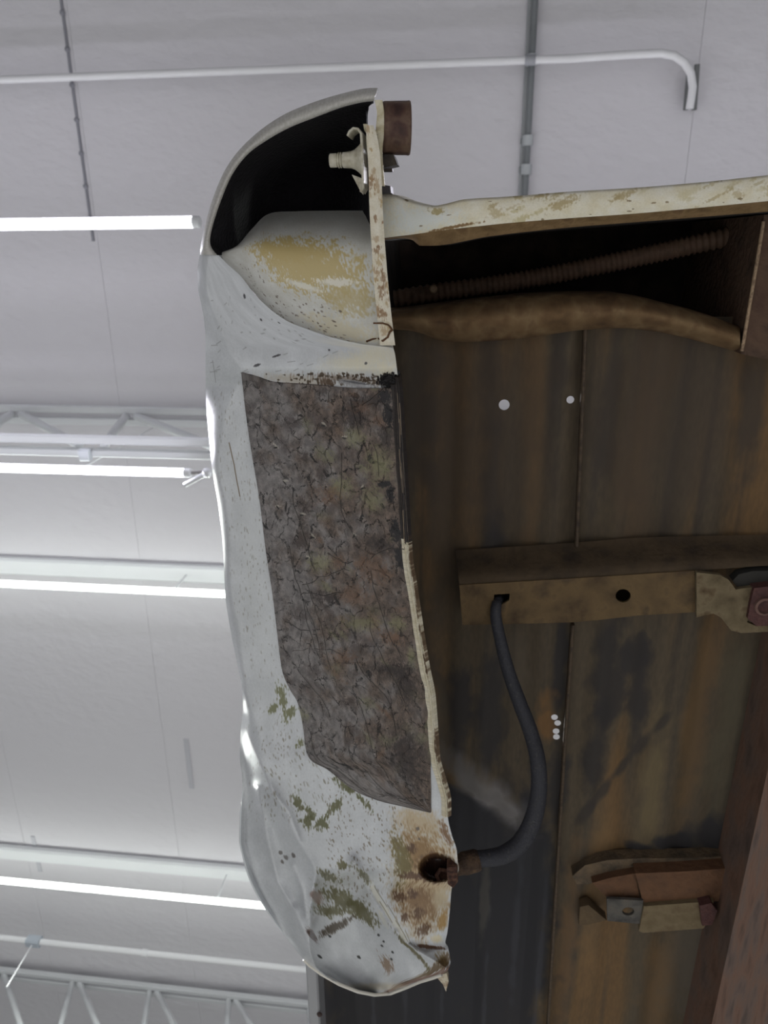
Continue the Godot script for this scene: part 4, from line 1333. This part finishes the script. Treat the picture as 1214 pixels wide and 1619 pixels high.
	var relief := func(x: float, z: float) -> float:
		var f := 0.0035 * sin((x - x0) * 62.0) + 0.002 * sin((x - x0) * 141.0 + 1.0)
		var p := Vector2(x, z)
		f -= 0.022 * exp(-pow(seg_dist(p, shoulder) / 0.03, 2.0))
		f += 0.006 * exp(-pow(seg_dist(p, crease) / 0.012, 2.0))
		for s in squares:
			var away := maxf(maxf(s.position.x - x, x - s.position.x - s.size.x), maxf(s.position.y - z, z - s.position.y - s.size.y))
			f *= smoothstep(0.0, 0.015, away)
		return yb + f
	var st := new_tool(true)
	var rel := {}
	for i in xs.size():
		for j in zs.size(): rel[i * 1000 + j] = relief.call(xs[i], zs[j])
	for i in xs.size() - 1:
		for j in zs.size() - 1:
			if xs[i + 1] - xs[i] < 1e-6 or zs[j] - zs[j + 1] < 1e-6: continue
			var mid := Vector2((xs[i] + xs[i + 1]) / 2, (zs[j] + zs[j + 1]) / 2)
			var cut := false
			for s in squares:
				if s.has_point(mid): cut = true
			if cut: continue
			var q := []
			var uv := []
			for c in [[0, 0], [1, 0], [1, 1], [0, 1]]:
				var x: float = xs[i + c[0]]
				var z: float = zs[j + c[1]]
				q.append(Vector3(x, rel[(i + c[0]) * 1000 + j + c[1]], z))
				uv.append(Vector2((x - x0) / (x1 - x0), (z1 - z) / (z1 - z0)))
			tri(st, q[0], q[1], q[2], Vector3.DOWN, uv[0], uv[1], uv[2])
			tri(st, q[0], q[2], q[3], Vector3.DOWN, uv[0], uv[2], uv[3])
	for n in squares.size():
		var s: Rect2 = squares[n]
		var c := s.get_center()
		var rr := minf(s.size.x, s.size.y) * 0.49
		for k in 24:
			var q := []
			var uv := []
			for g in [k, k + 1]:
				var d := Vector2(cos(TAU * g / 24.0), sin(TAU * g / 24.0))
				var o := d * (1.0 / maxf(absf(d.x), absf(d.y)))
				var rim: Vector2 = c + o * s.size * 0.5
				var inn: Vector2 = c + d * Vector2(s.size.x * 0.485, s.size.y * 0.485)
				for v in [rim, inn]:
					q.append(Vector3(v.x, yb, v.y))
					uv.append(Vector2((v.x - x0) / (x1 - x0), (z1 - v.y) / (z1 - z0)))
			tri(st, q[0], q[1], q[2], Vector3.DOWN, uv[0], uv[1], uv[2])
			tri(st, q[1], q[3], q[2], Vector3.DOWN, uv[1], uv[3], uv[2])
	var pan := part("floor_pan", done(st), m, car, "rusty brown and sooty floor pan with drain holes")
	# standing seam down the middle
	var seam_m := grimy(520, [rgb(50, 42, 35), rgb(84, 70, 55), rgb(64, 53, 43)], Vector3.ONE * 12.0, 0.7, 0.05)
	for q in [[Vector2(925, 518), Vector2(911, 862)], [Vector2(905, 985), Vector2(892, 1180), Vector2(866, 1619), Vector2(850, 1860)]]:
		var path := []
		for v in q: path.append(cp(v.x, v.y, 1.030))
		part("floor_seam", bar(path, 0.005, 0.016, 0.0015), seam_m, pan)
	# sill flange at the outer edge
	var sill := []
	for v in [Vector2(471, 1440), Vector2(500, 1575), Vector2(530, 1740)]: sill.append(cp(v.x, v.y, 1.0))
	sill = [Vector3(sill[1].x, sill[1].y, cp(480, 700, 1.0).z), Vector3(sill[1].x, sill[1].y, sill[2].z - 0.2)]
	var sm := part("sill_flange", bar(sill, 0.022, 0.05, 0.003), mat(rgb(150, 150, 152), 0.5), car, "grey sill flange along the car's outer edge")
	var sc := cp(505, 1604, 0.974)
	part("screw", lathe(sc + Vector3(0, 0.001, 0), sc + Vector3(0, -0.01, 0), [Vector2(0, 0), Vector2(0, 0.0055), Vector2(0.002, 0.005), Vector2(0.004, 0.003), Vector2(0.004, 0)], 12), mat(rgb(60, 44, 38), 0.7), sm)

# ------------------------------------------------------------------ brackets and rails under the floor
func build_brackets() -> void:
	var steel := grimy(601, [rgb(67, 52, 36), rgb(89, 72, 49), rgb(102, 83, 56), rgb(73, 59, 43)], Vector3.ONE * 5.0)
	var grim := grimy(602, [rgb(47, 40, 34), rgb(74, 61, 45), rgb(88, 73, 56)], Vector3.ONE * 6.0)
	var te := [Vector2(720, 870), Vector2(905, 858), Vector2(1010, 850), Vector2(1214, 845), Vector2(1420, 838)]
	var me := [Vector2(726, 925), Vector2(900, 915), Vector2(1100, 902), Vector2(1214, 894), Vector2(1420, 880)]
	var be := [Vector2(731, 988), Vector2(905, 984), Vector2(1010, 973), Vector2(1098, 968), Vector2(1420, 950)]
	# face of the hat section with its square and round holes
	var poly := []
	for x in [726, 800, 900, 1000, 1098]: poly.append(Vector2(x, cur(me, x)))
	for x in [1100, 1010, 950, 905, 820, 731]: poly.append(Vector2(x, cur(be, x)))
	var round_hole := ring_points(Vector2(985, 942), 12, 10.5, 20)
	var square_hole := [Vector2(781, 940), Vector2(806, 938.5), Vector2(805, 949), Vector2(790, 958), Vector2(780, 958)]
	var face := part("crossmember", slab(poly, 0.975, 0.979, [square_hole, round_hole]), steel, car, "brown hat-section crossmember with a square and a round hole")
	var pts := PackedVector3Array()
	var uvs := PackedVector2Array()
	for c in 41:
		var x := lerpf(720, 1420, c / 40.0)
		var xm := lerpf(726, 1420, c / 40.0)
		for k in 7:
			var s := k / 6.0
			var px := lerpf(x, xm, s)
			pts.append(cp(px, lerpf(cur(te, x), cur(me, xm), s), lerpf(1.034, 0.977, smoothstep(0.0, 1.0, s * 0.85 + 0.15))))
			uvs.append(Vector2(c / 40.0, s))
	part("sloped_flank", skin(pts, uvs, 7, 0.002, Vector3.DOWN), grim, face)
	pts = PackedVector3Array()
	uvs = PackedVector2Array()
	for c in 31:
		var x := lerpf(731, 1100, c / 30.0)
		var p := cp(x, cur(be, x), 0.977)
		for k in 4:
			pts.append(p + Vector3(0, 0.021 * k, -0.004 * k))
			uvs.append(Vector2(c / 30.0, k / 3.0))
	part("lower_flank", skin(pts, uvs, 4, 0.002, Vector3.FORWARD), grim, face)
	var st := new_tool()
	var a := cp(720, 870, 1.034)
	var b := cp(726, 925, 0.977)
	var d := cp(731, 988, 0.977)
	sweep(st, [(a + b) / 2, (b + a) / 2 + Vector3(0, 0.0, -0.001)], chamfered(0.003, 0.003, 0.0005), Vector3.UP)
	tri(st, a, b, b + Vector3(0, 0.065, 0), Vector3.LEFT)
	tri(st, b, d, d + Vector3(0, 0.065, 0), Vector3.LEFT)
	tri(st, b, d + Vector3(0, 0.065, 0), b + Vector3(0, 0.065, 0), Vector3.LEFT)
	part("end_plate", done(st), grim, face)
	# cranked foot and the reddish rubber mount at its right end
	var foot_m := grimy(610, [rgb(74, 63, 45), rgb(99, 87, 65), rgb(112, 99, 76), rgb(78, 62, 42)], Vector3.ONE * 7.0)
	part("cranked_foot", slab([Vector2(1101, 905), Vector2(1138, 909), Vector2(1152, 917), Vector2(1163, 932), Vector2(1192, 928), Vector2(1187, 960), Vector2(1181, 984), Vector2(1196, 990), Vector2(1230, 986), Vector2(1230, 998), Vector2(1172, 1001), Vector2(1156, 997), Vector2(1140, 977), Vector2(1128, 970), Vector2(1101, 976)], 0.965, 0.972), foot_m, face, "beige cranked foot of the crossmember")
	var red := grimy(611, [rgb(58, 36, 36), rgb(84, 54, 50), rgb(70, 44, 44)], Vector3.ONE * 9.0, 0.7)
	var mount := part("rubber_mount", slab([Vector2(1192, 930), Vector2(1260, 922), Vector2(1260, 988), Vector2(1196, 990), Vector2(1182, 978), Vector2(1186, 955)], 0.958, 0.98), red, face, "dark red mount block")
	var mp := cp(1208, 958, 0.958)
	part("bushing", lathe(mp + Vector3(0, 0.004, 0), mp - Vector3(0, 0.02, 0), [Vector2(0, 0), Vector2(0, 0.014), Vector2(0.008, 0.013), Vector2(0.009, 0.010), Vector2(0.003, 0.009), Vector2(0.003, 0)], 18), grimy(612, [rgb(96, 72, 66), rgb(120, 94, 84)], Vector3.ONE * 10.0), face)
	part("slot_liner", slab([Vector2(1158, 918), Vector2(1168, 908), Vector2(1190, 903), Vector2(1240, 902), Vector2(1240, 922), Vector2(1180, 929), Vector2(1166, 930)], 0.974, 0.99), mat(rgb(44, 42, 38), 0.9), face)
	# lower bracket assembly
	var rust := grimy(620, [rgb(78, 54, 38), rgb(99, 70, 49), rgb(83, 60, 44)], Vector3.ONE * 5.0)
	var low := part("seat_bracket", slab([Vector2(905, 1385), Vector2(925, 1368), Vector2(960, 1360), Vector2(1010, 1357), Vector2(1080, 1357), Vector2(1160, 1353), Vector2(1160, 1372), Vector2(1080, 1378), Vector2(1004, 1381), Vector2(960, 1388), Vector2(930, 1398), Vector2(912, 1398)], 1.018, 1.04), grimy(621, [rgb(66, 58, 48), rgb(92, 78, 62), rgb(110, 92, 70)], Vector3.ONE * 9.0), car, "rusty bracket under the floor beside the side rail")
	part("bracket_wall", slab([Vector2(936, 1396), Vector2(965, 1388), Vector2(1004, 1381), Vector2(1012, 1422), Vector2(985, 1420), Vector2(958, 1418)], 1.004, 1.035), rust, low)
	part("bracket_wall", slab([Vector2(1004, 1381), Vector2(1080, 1378), Vector2(1150, 1373), Vector2(1150, 1424), Vector2(1085, 1428), Vector2(1018, 1433)], 0.996, 1.035), rust, low)
	var tab := grimy(622, [rgb(62, 59, 57), rgb(86, 83, 78), rgb(99, 92, 83)], Vector3.ONE * 8.0)
	part("bolt_tab", slab([Vector2(959, 1421), Vector2(1017, 1424), Vector2(1012, 1461), Vector2(960, 1456)], 0.992, 0.997, [ring_points(Vector2(993, 1441), 9.5, 6.5, 18)]), tab, low, "grey tab with a bolt hole")
	part("folded_ear", slab([Vector2(917, 1434), Vector2(930, 1431), Vector2(959, 1455), Vector2(930, 1462), Vector2(915, 1463)], 1.012, 1.03), grimy(623, [rgb(78, 64, 47), rgb(98, 81, 59)], Vector3.ONE * 6.0), low)
	part("pale_plate", slab([Vector2(1018, 1433), Vector2(1085, 1428), Vector2(1128, 1425), Vector2(1124, 1450), Vector2(1112, 1468), Vector2(1016, 1475), Vector2(1010, 1472)], 0.988, 1.02), grimy(624, [rgb(97, 83, 60), rgb(113, 99, 75), rgb(89, 73, 52)], Vector3.ONE * 6.0), low)
	part("rusted_bolt", slab([Vector2(1106, 1432), Vector2(1124, 1428), Vector2(1134, 1440), Vector2(1126, 1462), Vector2(1110, 1464)], 0.98, 1.0), red, low)
	# side rail
	var rail_m := grimy(630, [rgb(74, 62, 56), rgb(98, 81, 73), rgb(107, 81, 68), rgb(83, 64, 54)], Vector3(16, 4, 2.2), 0.7, 0.08)
	var edge := func(y): return 1214.0 - (y - 1215.0) * 0.2203
	part("side_rail", slab([Vector2(edge.call(1010), 1010), Vector2(edge.call(1215), 1215), Vector2(edge.call(1400), 1400), Vector2(edge.call(1619), 1619), Vector2(edge.call(1860), 1860), Vector2(1420, 1860), Vector2(1420, 1010)], 0.93, 1.045), rail_m, car, "purple-brown side rail at the lower right")

func build_hose() -> void:
	var knots := [[790, 946, 0.996, 7], [785, 955, 0.972, 8], [784, 976, 0.964, 9], [791, 1012, 0.957, 9.5], [804, 1062, 0.945, 10.5], [821, 1110, 0.93, 11.5], [839, 1158, 0.912, 12], [850, 1202, 0.892, 12.5], [852, 1246, 0.876, 13], [844, 1292, 0.86, 14], [825, 1331, 0.846, 15], [797, 1351, 0.835, 14], [768, 1357, 0.828, 13], [742, 1359, 0.822, 13]]
	var pos := []
	var rad := []
	for q in knots:
		var p := cp(q[0], q[1], q[2])
		pos.append(p)
		rad.append(Vector3(q[3] * unit(p), 0, 0))
	var path := []
	var sc := []
	for i in 97:
		path.append(cat3(pos, i / 96.0))
		sc.append(cat3(rad, i / 96.0).x)
	var st := new_tool(true)
	sweep(st, path, circle(1.0, 18), Vector3(0.3, 1, 0.2).normalized(), sc)
	var rubber := grimy(701, [rgb(40, 40, 46), rgb(52, 52, 58), rgb(46, 46, 50), rgb(96, 92, 88)], Vector3.ONE * 16.0, 0.6, 0.08, 0.03)
	var hose := part("drain_hose", done(st), rubber, car, "black rubber hose looping from the crossmember to the fender")
	var a := cp(757, 1359, 0.825)
	var b := cp(716, 1370, 0.815)
	var k := unit(a)
	var prof := []
	for q in [[0, 0], [0, 15], [4, 17], [26, 17.5], [28, 16], [40, 15], [40, 0]]: prof.append(Vector2(q[0] * k, q[1] * k))
	part("hose_collar", lathe(a, b, prof, 24), grimy(702, [rgb(44, 34, 28), rgb(70, 54, 42), rgb(112, 88, 64)], Vector3.ONE * 18.0), hose, "dark brown collar at the hose's end")
